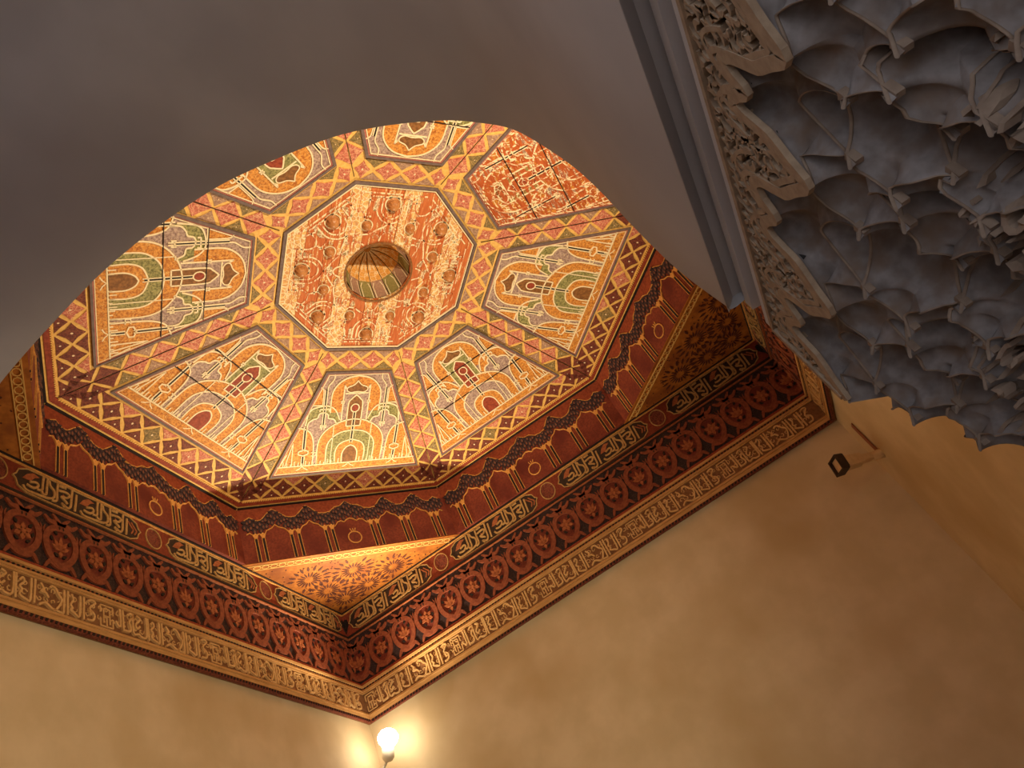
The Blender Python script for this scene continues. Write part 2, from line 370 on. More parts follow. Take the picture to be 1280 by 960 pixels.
def both(mb, pts, w, h0, h1):
    mb.ribbon(pts, w, h0, h1); mb.ribbon([(-a, b) for a, b in pts], w, h0, h1)
def panel_children(k, root):
    pl = (k == 6)                                     # the flaked panel
    green = k % 2 == 0
    FX = flaked if pl else (lambda x: x)
    parts = []
    def P(name, mt, build):
        me = cached((name, mt.name), lambda: (lambda mb: (build(mb), mb.mesh(name, mt))[1])(MB(sec)))
        link(name, me, root)
    d = 0.0008
    P('panel_field', FX(MAUVE), lambda mb: mb.prism([(-0.235, 0.868), (0.235, 0.868), (0.588, 1.732), (-0.588, 1.732)], 0.0, 0.004))
    h = 0.004
    def f_side(mb):
        for s in (1, -1):
            mb.prism([(s * a, b) for a, b in [(0.255, 1.0), (0.262, 0.985), (0.272, 0.975), (eb(1.0) - 0.012, 1.0), (eb(1.13) - 0.012, 1.13), (0.255, 1.13)]], h, h + d)
            mb.prism([(s * a, b) for a, b in cr(LOW, 4) + [(eb(1.655) - 0.014, 1.655), (eb(1.33) - 0.014, 1.33)]], h, h + d)
    P('corner_arch', FX(ORANGE), f_side)
    P('side_arch', FX(GREEN if not green else ORANGE), lambda mb: [mb.prism([(s * a, b) for a, b in cr(SIDE, 5) + [(0.13, 1.34), (0.35, 1.34)]], h, h + d) for s in (1, -1)])
    P('lobed_arch', FX(MAUVE), lambda mb: [mb.prism([(s * a, b) for a, b in cr(TRE, 5) + [(0.2, 1.36), (0.27, 1.655), (0.29, 1.655), (0.292, 1.52), (0.305, 1.416), (0.34, 1.35)]], h + d, h + 2 * d) for s in (1, -1)])
    P('upper_arch', FX(ORANGE), lambda mb: mb.prism(dome(UP), h + d, h + 2 * d))
    P('upper_arch_field', FX(GREEN if green else MAUVE), lambda mb: mb.prism([(-0.1, 0.985), (0.1, 0.985), (0.1, 1.28), (-0.1, 1.28)], h + 2 * d, h + 3 * d))
    P('spade_motif', FX(BROWN), lambda mb: mb.prism(cr(ACE, 4) + mir(cr(ACE, 4))[1:], h + 4 * d, h + 5 * d))
    P('big_arch', FX(ORANGE), lambda mb: mb.prism(dome(BIGO), h + 3 * d, h + 4 * d))
    P('big_arch_field', FX(MAUVE if green else GREEN), lambda mb: mb.prism(dome(BIGI), h + 4 * d, h + 5 * d))
    P('niche_arch', FX(ORANGE), lambda mb: mb.prism(dome(CORO), h + 5 * d, h + 6 * d))
    P('niche_core', FX(BROWN if not green else CRIMSON), lambda mb: mb.prism(dome(CORI), h + 6 * d, h + 7 * d))
    P('small_arch', FX(CRIMSON if green else BROWN), lambda mb: mb.prism(dome(SMALL), h + 5 * d, h + 6 * d))
    P('roundel', FX(CRIMSON), lambda mb: mb.prism(ell(0, 1.165, 0.027, 0.03, 14), h + 7 * d, h + 8 * d))
    P('bottom_strip', FX(ORANGE), lambda mb: mb.prism([(-0.562, 1.668), (0.562, 1.668), (0.586, 1.73), (-0.586, 1.73)], h + 6 * d, h + 7 * d))
    def lines(mb):
        a, b = h, h + 9 * d; w = 0.009
        for q in (UP, BIGO, BIGI, CORO, CORI, SMALL): mb.ribbon(dome(q), w, a, b)
        for q in (SIDE, TRE, LOW): both(mb, cr(q, 5), w, a, b)
        mb.ribbon(cr(ACE, 4) + mir(cr(ACE, 4))[1:], w * 0.8, a, b, True)
        mb.ribbon([(-0.09, 1.036), (0.09, 1.036)], w, a, b); mb.ribbon(ell(0, 1.165, 0.032, 0.035, 16), w * 0.9, a, b, True)
        both(mb, [(0.10, 0.965), (0.10, 1.275)], w, a, b)
        both(mb, [(0.10, 0.965), (0.088, 0.985), (0.10, 1.0)], w, a, b); both(mb, [(0.088, 1.1), (0.115, 1.12)], w, a, b); both(mb, [(0.115, 1.1), (0.088, 1.12)], w, a, b)
        both(mb, [(0.010, 1.20), (0.010, 1.48)], 0.006, a, b)
        mb.ribbon([(-0.056, 1.325), (0.056, 1.325)], w, a, b)
        both(mb, cr([(0.185, 0.87), (0.188, 0.915), (0.222, 0.965), (0.226, 1.0)], 4) + [(0.226, 1.345)], 0.007, a, b)
        both(mb, [(0.244, 1.0), (0.244, 1.345)], 0.007, a, b)
        both(mb, cr([(0.285, 0.975), (0.262, 0.99), (0.255, 1.03), (0.255, 1.13)], 4), 0.007, a, b); both(mb, [(0.255, 1.13), (eb(1.13) - 0.02, 1.13)], 0.007, a, b)
        both(mb, [(0.20, 1.165), (0.27, 1.165)], w, a, b); both(mb, [(0.20, 1.165), (0.20, 1.185)], w, a, b); both(mb, [(0.27, 1.165), (0.27, 1.185)], w, a, b)
        both(mb, [(0.215, 1.31), (0.255, 1.31)], w, a, b); both(mb, [(0.215, 1.33), (0.215, 1.30)], w, a, b); both(mb, [(0.255, 1.33), (0.255, 1.30)], w, a, b)
        both(mb, [(0.357, 1.31), (0.357, 1.53)], 0.007, a, b); both(mb, [(0.377, 1.31), (0.377, 1.53)], 0.007, a, b)
        both(mb, [(0.367, 1.515), (0.405, 1.53), (0.405, 1.555), (0.367, 1.57), (0.33, 1.555), (0.33, 1.53), (0.367, 1.515)], w, a, b)
        both(mb, [(0.357, 1.575), (0.357, 1.655)], 0.007, a, b); both(mb, [(0.377, 1.575), (0.377, 1.655)], 0.007, a, b)
        both(mb, [(0.45, 1.45), (0.45, 1.655)], 0.007, a, b); both(mb, [(0.45, 1.45), (0.50, 1.655)], 0.007, a, b); both(mb, [(0.49, 1.55), (0.545, 1.66)], 0.007, a, b)
        both(mb, [(0.305, 1.545), (0.27, 1.545), (0.27, 1.575), (0.305, 1.575)], 0.007, a, b)
        both(mb, [(0.150, 1.30), (0.150, 1.655)], 0.006, a, b)
        for i in range(-18, 19):
            x = 0.0285 * i
            if abs(x) > 0.03: mb.ribbon([(x, 1.615 + 0.012 * ((i * 7) % 3)), (x, 1.658)], 0.0065, a, b)
        mb.ribbon([(-0.555, 1.662), (0.555, 1.662)], 0.008, a, b)
        for x in (-0.367, 0.0, 0.367): mb.ribbon([(x - 0.045, 1.70), (x - 0.02, 1.688), (x, 1.668), (x + 0.02, 1.688), (x + 0.045, 1.70)], 0.007, a, b)
        mb.ribbon([(-0.2265, 0.877), (0.2265, 0.877), (0.573, 1.726), (-0.573, 1.726)], 0.007, a, b, True)
    P('cream_linework', FX(CREAM), lines)
    def stems(mb):
        a, b = h, h + 8.5 * d
        mb.ribbon([(0, 1.205), (0, 1.47)], 0.010, a, b)
        both(mb, [(0.235, 1.0), (0.235, 1.30)], 0.008, a, b); both(mb, [(0.367, 1.33), (0.367, 1.505)], 0.008, a, b); both(mb, [(0.367, 1.58), (0.367, 1.65)], 0.008, a, b)
    P('black_stems', BLACK, stems)
    fr = [(-0.245, 0.855), (0.245, 0.855), (0.600, 1.744), (-0.600, 1.744)]
    P('frame_moulding', FRAMEG, lambda mb: mb.ribbon(fr, 0.022, 0.0, 0.016, True))
    P('frame_fillet', PINK, lambda mb: mb.ribbon([(-0.2345, 0.867), (0.2345, 0.867), (0.585, 1.734), (-0.585, 1.734)], 0.008, 0.0, 0.011, True))
    if k % 3 != 1:
        for bb in ((1.126, 1.373), (1.247, 1.512), (1.145, 1.39))[k % 3]:
            e = eb(bb) - 0.02
            me = cached(('gap', bb), lambda: MB(sec).ribbon([(-e, bb - 0.004), (e * 0.2, bb), (e, bb + 0.003)], 0.006, 0, h + 9.6 * d).mesh('plank_gap', SEAM))
            link('plank_gap', me, root)
    for i, (poly, mk, dot) in enumerate(LOZ):
        me = cached(('loz', i), lambda: MB(sec).prism(drawn(poly, 0.10 if len(poly) == 4 else 0.06), 0.0, 0.004).mesh('lozenge', LM[mk]))
        link('lozenge', me, root)
    def dots(mb):
        for poly, mk, dot in LOZ:
            if dot:
                cx = sum(q[0] for q in poly) / len(poly); cy = sum(q[1] for q in poly) / len(poly)
                mb.prism(ell(cx, cy, dot, dot * 1.3, 8), 0.004, 0.0055)
    P('lozenge_flowers', DOT, dots)
    def edge(mb):
        mb.prism([(-0.81, 1.957), (0.81, 1.957), (0.826, 1.995), (-0.826, 1.995)], 0.0, 0.006)
    P('edge_band', CRIMSON, edge)
    def rope(mb):
        for i in range(-46, 47):
            x = i * 0.0172
            mb.ribbon([(x - 0.005, 1.962), (x + 0.006, 1.952)], 0.007, 0.0, 0.009)
    me = cached('rope', lambda: (lambda mb: (rope(mb), mb.mesh('rope_edge', GOLD))[1])(MB(sec)))
    link('rope_edge', me, root, kind='stuff')
    def hip(mb):
        for s in (1, -1):
            pts = [(s * (b * T22), b) for b in (0.70, 1.1, 1.5, 1.99)]
            mb.ribbon(pts, 0.0022, 0.0, 0.0052)
    P('hip_joint', SEAM, hip)
def sector_board():
    mb = MB(sec)
    q = [(-BT * T22, BT), (BT * T22, BT), (2.03 * T22, 2.03), (-2.03 * T22, 2.03)]
    return mb.prism(q, -0.05, 0.0).mesh('sector_board', GOLD)
SECN = ['far', 'far left', 'left', 'near left', 'near', 'near right', 'right', 'far right']
for k in range(8):
    bd = link('ceiling_panel', cached('board', sector_board), CEIL, rotz=math.radians(45 * k))
    panel_children(k, bd)

# flat centre: flaked planks around a round hole
CEN = link('central_octagon', MB().prism([(BT / C22 * math.cos(math.radians(22.5 + 45 * i)) * 1.02, BT / C22 * math.sin(math.radians(22.5 + 45 * i)) * 1.02) for i in range(8)], ZT + 0.36, ZT + 0.40).mesh('central_octagon', SEAM), CEIL)
RB = 0.228
dg = math.radians(135); ux, uy = math.cos(dg), math.sin(dg); vx, vy = -uy, ux
ap = BT - 0.002
def oct_half(v):                     # half extent along u at offset v (octagon is symmetric about the 135 degree axis)
    return min(ap, (ap * math.sqrt(2) - abs(v)))
flat = lambda u, v, h: (ux * u + vx * v, uy * u + vy * v, ZT - h)
edges = [-0.66, -0.545, -0.42, -0.30, -0.185, -0.06, 0.05, 0.165, 0.285, 0.40, 0.53, 0.66]
random.seed(3)
for v0, v1 in zip(edges[:-1], edges[1:]):
    hh = random.uniform(0.0, 0.003); v1 -= 0.0025
    vs = [v0 + (v1 - v0) * i / 8 for i in range(9)]
    cut = lambda v: math.sqrt(max(RB * RB - v * v, 0))
    if min(abs(v0), abs(v1)) > RB and v0 * v1 > 0:
        poly = [(oct_half(v), v) for v in vs] + [(-oct_half(v), v) for v in reversed(vs)]
        link('plank', MB(flat).prism(poly, -0.02, hh).mesh('plank', PLANKS[edges.index(v0) % 3]), CEN)
    else:
        for s in (1, -1):
            poly = [(s * oct_half(v), v) for v in vs] + [(s * cut(v), v) for v in reversed(vs)]
            link('plank', MB(flat).prism(poly, -0.02, hh).mesh('plank', PLANKS[edges.index(v0) % 3]), CEN)
wm = lambda a, b, h: (a, b, ZT - h)
mb = MB(wm)
for i in range(8):
    A = math.radians(45 * i); c, s = math.cos(A), math.sin(A)
    R = lambda pts: [(x * c - y * s, x * s + y * c) for x, y in pts]
    for q in ([(-0.225, 0.60), (0.225, 0.60)], [(-0.16, 0.575), (0.16, 0.575)], [(-0.03, 0.575), (-0.03, 0.50), (0.0, 0.47), (0.03, 0.50), (0.03, 0.575)],
              [(-0.10, 0.575), (-0.10, 0.47), (-0.06, 0.41), (0, 0.385), (0.06, 0.41), (0.10, 0.47), (0.10, 0.575)],
              [(-0.07, 0.575), (-0.07, 0.48), (-0.04, 0.435), (0, 0.42), (0.04, 0.435), (0.07, 0.48), (0.07, 0.575)],
              [(-0.12, 0.30), (-0.08, 0.33), (-0.03, 0.36), (0, 0.385), (0.03, 0.36), (0.08, 0.33), (0.12, 0.30)],
              [(-0.05, 0.25), (-0.03, 0.30), (0, 0.32), (0.03, 0.30), (0.05, 0.25)], [(0.16, 0.60), (0.16, 0.50), (0.19, 0.46)], [(-0.16, 0.60), (-0.16, 0.50), (-0.19, 0.46)],
              [(0.13, 0.54), (0.20, 0.56)], [(-0.13, 0.54), (-0.20, 0.56)], [(0.19, 0.46), (0.155, 0.375)], [(0.13, 0.43), (0.19, 0.42)]):
        mb.ribbon(R(cr(q, 3)), 0.0095, 0.0, 0.005)
    for (x, y) in ((0, 0.53), (0.153, 0.53), (-0.153, 0.53)): pass
link('flaked_linework', mb.mesh('flaked_linework', PLINE), CEN)
mb = MB(wm)
for i in range(8):
    A = math.radians(45 * i); c, s = math.cos(A), math.sin(A)
    R = lambda pts: [(x * c - y * s, x * s + y * c) for x, y in pts]
    mb.prism(R(ell(0, 0.345, 0.04, 0.03, 10)), 0, 0.0042); mb.prism(R(ell(0.115, 0.52, 0.022, 0.05, 10)), 0, 0.0042); mb.prism(R(ell(-0.115, 0.52, 0.022, 0.05, 10)), 0, 0.0042)
    mb.prism(R(ell(0.08, 0.285, 0.03, 0.018, 10, 0.4)), 0, 0.0042)
for i in range(8):
    for r, off, sz in ((0.53, 0, 0.041), (0.393, 22.5, 0.031)):
        A = math.radians(45 * i + off); mb2 = MB(wm).ribbon(ell(r * math.cos(A), r * math.sin(A), sz * 1.28, sz * 1.28, 20), 0.008, 0, 0.005, True); link('knob_ring', mb2.mesh('knob_ring', CREAM), CEN)
link('flaked_petals', mb.mesh('flaked_petals', PLINE2), CEN)
octv = lambda r: [(r / C22 * math.cos(math.radians(22.5 + 45 * i)), r / C22 * math.sin(math.radians(22.5 + 45 * i))) for i in range(8)]
link('octagon_frame', MB(wm).ribbon(octv(BT + 0.002), 0.02, -0.01, 0.018, True).mesh('octagon_frame', FRAMEG), CEN)
link('octagon_fillet', MB(wm).ribbon(octv(BT - 0.016), 0.008, -0.01, 0.012, True).mesh('octagon_fillet', CREAM), CEN)
# knobs
def knob_mesh(r):
    mb = MB()
    def fn(u, v):
        th = u * 2 * math.pi; ph = v * math.pi * 0.62
        rr = r * math.sin(ph) * (1 - 0.16 * abs(math.cos(th * 5)) ** 5 * (v > 0.08))
        return (rr * math.cos(th), rr * math.sin(th), -r * 0.9 * math.cos(ph) - r * 0.42)
    mb.grid(fn, 30, 10, True); return mb.mesh('knob', KNOB, True)
def collar_mesh(r):
    mb = MB(); pr = [(r * 1.08, 0.0), (r * 1.08, -r * 0.12), (r * 1.0, -r * 0.28), (r * 0.7, -r * 0.3)]
    mb.grid(lambda u, v: (pr[round(v * 3)][0] * math.cos(u * 2 * math.pi), pr[round(v * 3)][0] * math.sin(u * 2 * math.pi), pr[round(v * 3)][1]), 20, 3, True)
    return mb.mesh('knob_collar', KNOB, True)
for i in range(8):
    for r, off, sz in ((0.53, 0, 0.041), (0.393, 22.5, 0.031)):
        A = math.radians(45 * i + off)
        kn = link('knob', cached(('knob', sz), lambda: knob_mesh(sz)), CEN, loc=(r * math.cos(A), r * math.sin(A), ZT - 0.004), rotz=A)
        link('knob_collar', cached(('collar', sz), lambda: collar_mesh(sz)), kn)
# bowl: gored recess
NG = 14; BD = 0.315
BOWL = link('round_recess', MB().grid(lambda u, v: ((RB + 0.012) * math.cos(2 * math.pi * u), (RB + 0.012) * math.sin(2 * math.pi * u), ZT - 0.004 + v * 0.05), 56, 1, True).mesh('round_recess', SEAM), CEN)
def bowl_pt(t, f, out=0.0):
    r = RB * math.cos(f * math.pi / 2) ** 0.85 + out
    return (max(r, 0.001) * math.cos(t), max(r, 0.001) * math.sin(t), ZT - 0.004 + BD * math.sin(f * math.pi / 2) ** 0.92)
BOWL_BACK = link('recess_back', MB().grid(lambda u, v: bowl_pt(2 * math.pi * u, v, 0.012), 56, 12, True).mesh('recess_back', BLACK), BOWL) if False else None
mb = MB(); mb.grid(lambda u, v: bowl_pt(2 * math.pi * u, v * 0.985, 0.011 * (1 - v)), 56, 12, True)
link('recess_lining', mb.mesh('recess_lining', BLACK), CEN)
gm = {}
def gore(kind):
    mb = MB(); w = 2 * math.pi / NG
    lo, hi = ((0.36, 0.985), (0.03, 0.36))[kind if kind < 2 else 1]
    mb.grid(lambda u, v: bowl_pt((u - 0.5) * w * (0.95 - 0.2 * v * v * (kind == 0)), lo + (hi - lo) * v, -0.002 - 0.006 * math.sin(u * math.pi)), 6, 8)
    return mb.mesh('gore', (GORE1, GORE2, GORE3)[kind], True)
def gore_line():
    mb = MB(); w = 2 * math.pi / NG
    for s in (1, -1):
        pts = [bowl_pt(s * w * 0.40 * k1, f, -0.004) for k1, f in ((0.95, 0.03), (0.95, 0.25), (0.35, 0.40), (0.55, 0.55), (0.40, 0.75), (0.1, 0.95))]
        for a, b in zip(pts[:-1], pts[1:]):
            d = Vector(b) - Vector(a); n = Vector((0, 1, 0)) * 0.0032
            mb.add([Vector(a) - n, Vector(a) + n, Vector(b) + n, Vector(b) - n], [(0, 1, 2, 3)])
    return mb.mesh('gore_line', CREAM)
for i in range(NG):
    A = 2 * math.pi * (i + 0.5) / NG
    g = link('recess_gore', cached('g0', lambda: gore(0)), CEN, rotz=A)
    link('gore_petal', cached(('g', 1 + i % 2), lambda: gore(1 + i % 2)), g)
    link('gore_line', cached('gl', gore_line), g)
link('recess_rim', MB(wm).ribbon(ell(0, 0, RB + 0.008, RB + 0.008, 48), 0.014, -0.01, 0.008, True).mesh('recess_rim', BROWN), CEN)

# ------------------------------------------------------------------ drum: painted arcade under a muqarnas frieze
WD = 2.03; HD = WD * T22
dr = lambda a, z, h: (a, WD - h, z)
def interp(tab, x):
    for (x0, y0), (x1, y1) in zip(tab[:-1], tab[1:]):
        if x0 <= x <= x1: return y0 + (y1 - y0) * (x - x0) / (x1 - x0)
    return tab[-1][1]
UPL = [(0, 0.445), (0.05, 0.40), (0.095, 0.395), (0.14, 0.355), (0.19, 0.345), (0.235, 0.355), (0.28, 0.41), (0.318, 0.447), (0.36, 0.405), (0.41, 0.35), (0.447, 0.345), (0.485, 0.355), (0.54, 0.41), (0.583, 0.447), (0.63, 0.40), (0.675, 0.35), (0.71, 0.345), (0.76, 0.385), (0.80, 0.36), (0.85, 0.36)]
LWL = [(0, 0.262), (0.03, 0.25), (0.05, 0.23), (0.075, 0.245), (0.10, 0.238), (0.13, 0.20), (0.185, 0.215), (0.23, 0.20), (0.255, 0.24), (0.29, 0.258), (0.318, 0.288), (0.345, 0.258), (0.38, 0.24), (0.405, 0.20), (0.447, 0.215), (0.49, 0.20), (0.515, 0.24), (0.555, 0.258), (0.583, 0.288), (0.61, 0.258), (0.65, 0.24), (0.672, 0.20), (0.71, 0.215), (0.75, 0.20), (0.775, 0.235), (0.80, 0.22), (0.85, 0.22)]
COLX = (0.158, 0.212, 0.418, 0.475, 0.683, 0.737)
def drum_board(): return MB(dr).prism([(-HD - 0.008, -0.040), (HD + 0.008, -0.040), (HD + 0.008, 0.50), (-HD - 0.008, 0.50)], -0.03, 0.0).mesh('drum_face', DRED)
def drum_upper():
    mb = MB(dr); n = 110
    xs = [-HD + 2 * HD * i / n for i in range(n + 1)]
    for a, b in zip(xs[:-1], xs[1:]):
        mb.prism([(a, interp(UPL, abs(a))), (b, interp(UPL, abs(b))), (b, 0.472), (a, 0.472)], 0.0, 0.003)
    return mb.mesh('upper_field', DRED2)
def drum_scales():
    mb = MB(dr); st = 0.046; random.seed(11)
    n = int(HD / st)
    for i in range(-n, n + 1):
        for half in (0, 1):
            x = (i + 0.5 * half) * st
            if abs(x) > HD - 0.015: continue
            u, l = interp(UPL, abs(x)), interp(LWL, abs(x))
            z = l + 0.012 + 0.031 * half; top_ = u - 0.006
            while z < top_ - 0.015:
                hgt = min(0.066, top_ - z)
                mb.prism([(x, z), (x + 0.013, z + hgt * 0.22), (x + 0.0185, z + hgt * 0.6), (x, z + hgt), (x - 0.0185, z + hgt * 0.6), (x - 0.013, z + hgt * 0.22)], 0.001, 0.005 + 0.011 * (z - l) / max(u - l, 0.05))
                z += 0.062
    return mb.mesh('muqarnas_scales', SCALE)
def drum_scale_hearts():
    mb = MB(dr); st = 0.046; n = int(HD / st)
    for i in range(-n, n + 1):
        for half in (0, 1):
            x = (i + 0.5 * half) * st
            if abs(x) > HD - 0.015: continue
            u, l = interp(UPL, abs(x)), interp(LWL, abs(x)); z = l + 0.012 + 0.031 * half; top_ = u - 0.006
            while z < top_ - 0.03:
                hgt = min(0.066, top_ - z)
                mb.prism([(x, z + hgt * 0.1), (x + 0.008, z + hgt * 0.30), (x, z + hgt * 0.66), (x - 0.008, z + hgt * 0.30)], 0.003, 0.0075 + 0.011 * (z - l) / max(u - l, 0.05))
                z += 0.062
    return mb.mesh('muqarnas_scale_hearts', LEAFH)
def drum_outline():
    mb = MB(dr)
    for tab, w, hh in ((UPL, 0.007, 0.008), (LWL, 0.007, 0.009)):
        pts = [(-a, z) for a, z in reversed(tab[1:]) if a < HD] + [(a, z) for a, z in tab if a < HD]
        mb.ribbon(pts, w, 0.0, hh)
    for x in COLX:
        for s in (1, -1):
            for e in (-0.011, 0.011): mb.ribbon([(s * x + e, -0.036), (s * x + e, 0.178)], 0.004, 0.0, 0.006)
    return mb.mesh('gilt_outline', GILT)
def colon():
    return MB(dr).prism([(-0.009, -0.036), (0.009, -0.036), (0.009, 0.178), (-0.009, 0.178)], 0.0, 0.005).mesh('colonnette', BLACK)
def capital():
    mb = MB(dr); mb.prism([(-0.010, 0.172), (0.010, 0.172), (0.020, 0.20), (0.026, 0.222), (0.012, 0.212), (0.0, 0.226), (-0.012, 0.212), (-0.026, 0.222), (-0.020, 0.20)], 0.0, 0.010)
    return mb.mesh('capital', GILT)
def medallion():
    mb = MB(dr); mb.ribbon(ell(0, 0.07, 0.052, 0.056, 20), 0.008, 0, 0.006, True)
    for i in (-1, 0, 1): mb.ribbon([(i * 0.012, 0.13), (i * 0.022, 0.158)], 0.006, 0, 0.006)
    return mb.mesh('medallion_ring', GILT)
for k in range(8):
    df = link('drum_face', cached('df', drum_board), CEIL, rotz=math.radians(45 * k))
    link('upper_field', cached('du', drum_upper), df)
    link('muqarnas_scales', cached('ds', drum_scales), df, kind='stuff')
    link('muqarnas_scale_hearts', cached('dsh', drum_scale_hearts), df, kind='stuff')
    link('gilt_outline', cached('do', drum_outline), df)
    link('medallion_disc', cached('dmd', lambda: MB(dr).prism(ell(0, 0.07, 0.045, 0.049, 20), 0, 0.003).mesh('medallion_disc', ROSIN)), df)
    link('medallion_ring', cached('dm', medallion), df)
    link('top_bead', cached('dtb', lambda: MB(dr).prism([(-HD + 0.01, 0.472), (HD - 0.01, 0.472), (HD - 0.01, 0.49), (-HD + 0.01, 0.49)], 0, 0.02).mesh('top_bead', BLACK)), df)
    for x in COLX:
        for s in (1, -1):
            link('colonnette', cached('dc', colon), df, loc=(s * x, 0, 0)); link('capital', cached('dcap', capital), df, loc=(s * x, 0, 0))
# corner soffits
so = lambda a, b, h: (a, b, -0.045 - h)
BC = 2.085 * math.sqrt(2)
def soffit(): return MB(so).prism([(-(BC - 2.031), 2.031), (BC - 2.031, 2.031), (0, BC)], -0.03, 0.0).mesh('corner_soffit', SOFF)
def petals():
    mb = MB(so); random.seed(5)
    inside = lambda a, b: abs(a) < BC - b - 0.05 and b > 2.13
    for cx, cy in ((0.345, 2.34), (-0.345, 2.34), (0.0, 2.30), (0.0, 2.68), (0.17, 2.53), (-0.17, 2.53)):
        for i in range(18):
            A = 2 * math.pi * i / 18
            for r0, l, w in ((0.035, 0.065, 0.016), (0.112, 0.062, 0.024)):
                x, y = cx + r0 * math.cos(A), cy + r0 * math.sin(A)
                x2, y2 = cx + (r0 + l) * math.cos(A), cy + (r0 + l) * math.sin(A)
                if inside(x, y) and inside(x2, y2): mb.prism(leaf(x, y, l, w, A), 0, 0.003)
    for i in range(260):
        a = random.uniform(-0.8, 0.8); b = random.uniform(2.13, 2.9)
        if inside(a, b): mb.prism(ell(a, b, random.uniform(0.004, 0.009), 0.005, 6, random.random() * 3), 0, 0.0025)
    return mb.mesh('star_petals', SOFFP)
def chain():
    mb = MB(so); n = 26
    for i in range(n):
        a = -0.79 + 1.58 * (i + 0.5) / n
        mb.ribbon(ell(a, 2.085, 0.026, 0.021, 8), 0.006, 0, 0.004, True)
    mb.ribbon([(-0.83, 2.06), (0.83, 2.06)], 0.006, 0, 0.005); mb.ribbon([(-0.80, 2.112), (0.80, 2.112)], 0.006, 0, 0.005)
    return mb.mesh('ring_chain', SOFFR)
for k in (1, 3, 5, 7):
    sf = link('corner_soffit', cached('sf', soffit), CEIL, rotz=math.radians(45 * k))
    link('star_petals', cached('sp', petals), sf, kind='stuff'); link('ring_chain', cached('sc', chain), sf)

# ------------------------------------------------------------------ cornice: three stacked bands on four walls
WC = 2.07
cw = lambda a, z, h: (a, WC - h, z)
def band(mt, z0, z1, name, d=0.03): return MB(cw).prism([(-WC - 0.03, z0), (WC + 0.03, z0), (WC + 0.03, z1), (-WC - 0.03, z1)], -d, 0.0).mesh(name, mt)
def fillet(name, mt, z0, z1, h): return MB(cw).prism([(-WC + h * 0.0, z0), (WC - h * 0.0, z0), (WC - h * 0.0, z1), (-WC + h * 0.0, z1)], -0.01, h).mesh(name, mt)
T1 = tag(empty('trim_1'), 'dark band of gilt Arabic lettering in cartouches under the drum', 'cornice band', kind='structure')
T2 = tag(empty('trim_2'), 'dark red frieze of carved leafy rosettes between the two inscriptions', 'cornice band', kind='structure')
T3 = tag(empty('trim_3'), 'pale carved wooden inscription band at the foot of the cornice', 'cornice band', kind='structure')
DU = [[(-0.266, -0.098), (-0.272, -0.16), (-0.279, -0.228)], [(-0.296, -0.080), (-0.303, -0.15), (-0.308, -0.205), (-0.325, -0.230), (-0.348, -0.222), (-0.366, -0.212), (-0.352, -0.236)],
      [(-0.392, -0.127), (-0.341, -0.118), (-0.315, -0.130), (-0.335, -0.157), (-0.372, -0.165), (-0.343, -0.185), (-0.33, -0.20)],
      [(-0.398, -0.078), (-0.402, -0.15), (-0.405, -0.211), (-0.437, -0.222)], [(-0.387, -0.089), (-0.34, -0.086)],
      [(-0.456, -0.085), (-0.449, -0.120), (-0.421, -0.149), (-0.423, -0.196), (-0.458, -0.219), (-0.534, -0.228), (-0.601, -0.230), (-0.624, -0.204)],
      [(-0.466, -0.078), (-0.471, -0.14), (-0.475, -0.199), (-0.496, -0.205), (-0.503, -0.190)], [(-0.494, -0.078), (-0.499, -0.13), (-0.503, -0.182), (-0.534, -0.190)],
      [(-0.601, -0.188), (-0.554, -0.192), (-0.527, -0.165), (-0.54, -0.146), (-0.581, -0.161)]]
DLEAF = [[(-0.628, -0.150), (-0.60, -0.11), (-0.56, -0.084), (-0.519, -0.098), (-0.55, -0.115), (-0.574, -0.150)], [(-0.36, -0.135), (-0.345, -0.15), (-0.36, -0.16)]]
CARTS = [(-2.02, -1.165), (-0.975, -0.105), (0.105, 0.975), (1.165, 2.02)]
def cart_poly(l, r, z0=-0.247, z1=-0.071):
    m_ = (z0 + z1) / 2; h = (z1 - z0) / 2
    R = [(r - 0.085, z0), (r - 0.03, z0 + 0.03), (r - 0.018, m_ - 0.02), (r, m_), (r - 0.018, m_ + 0.02), (r - 0.03, z1 - 0.03), (r - 0.085, z1)]
    Lf = [(l + r - a, b) for a, b in reversed(R)]
    return R + Lf
def letters1():
    mb = MB(cw)
    for l, r in CARTS:
        k = 0.385 * 0 + (r - l - 0.14) / 2
        for j in range(2):
            x0 = l + 0.045 + j * k
            for st in DU:
                pts = [(x0 + (a + 0.64) * k / 0.385, z) for a, z in st]
                mb.ribbon(cr(pts, 4), 0.0135, 0.0, 0.010)
    return mb.mesh('gilt_lettering', GILT2)
def lleaf():
    mb = MB(cw)
    for l, r in CARTS:
        k = (r - l - 0.14) / 2
        for j in range(2):
            x0 = l + 0.045 + j * k
            for st in DLEAF: mb.prism([(x0 + (a + 0.64) * k / 0.385, z) for a, z in st], 0.0, 0.006)
        for q in (0.075, 0.05): mb.ribbon(cr([(r - q, -0.20), (r - q + 0.018, -0.165), (r - q + 0.0, -0.14), (r - q - 0.02, -0.11)], 4), 0.010, 0, 0.006)
    return mb.mesh('red_leaf_sprigs', ROSOR)
ROS_RING = [(0, 0.100), (0.045, 0.090), (0.080, 0.052), (0.092, 0.0), (0.082, -0.06), (0.052, -0.112), (0, -0.155)]
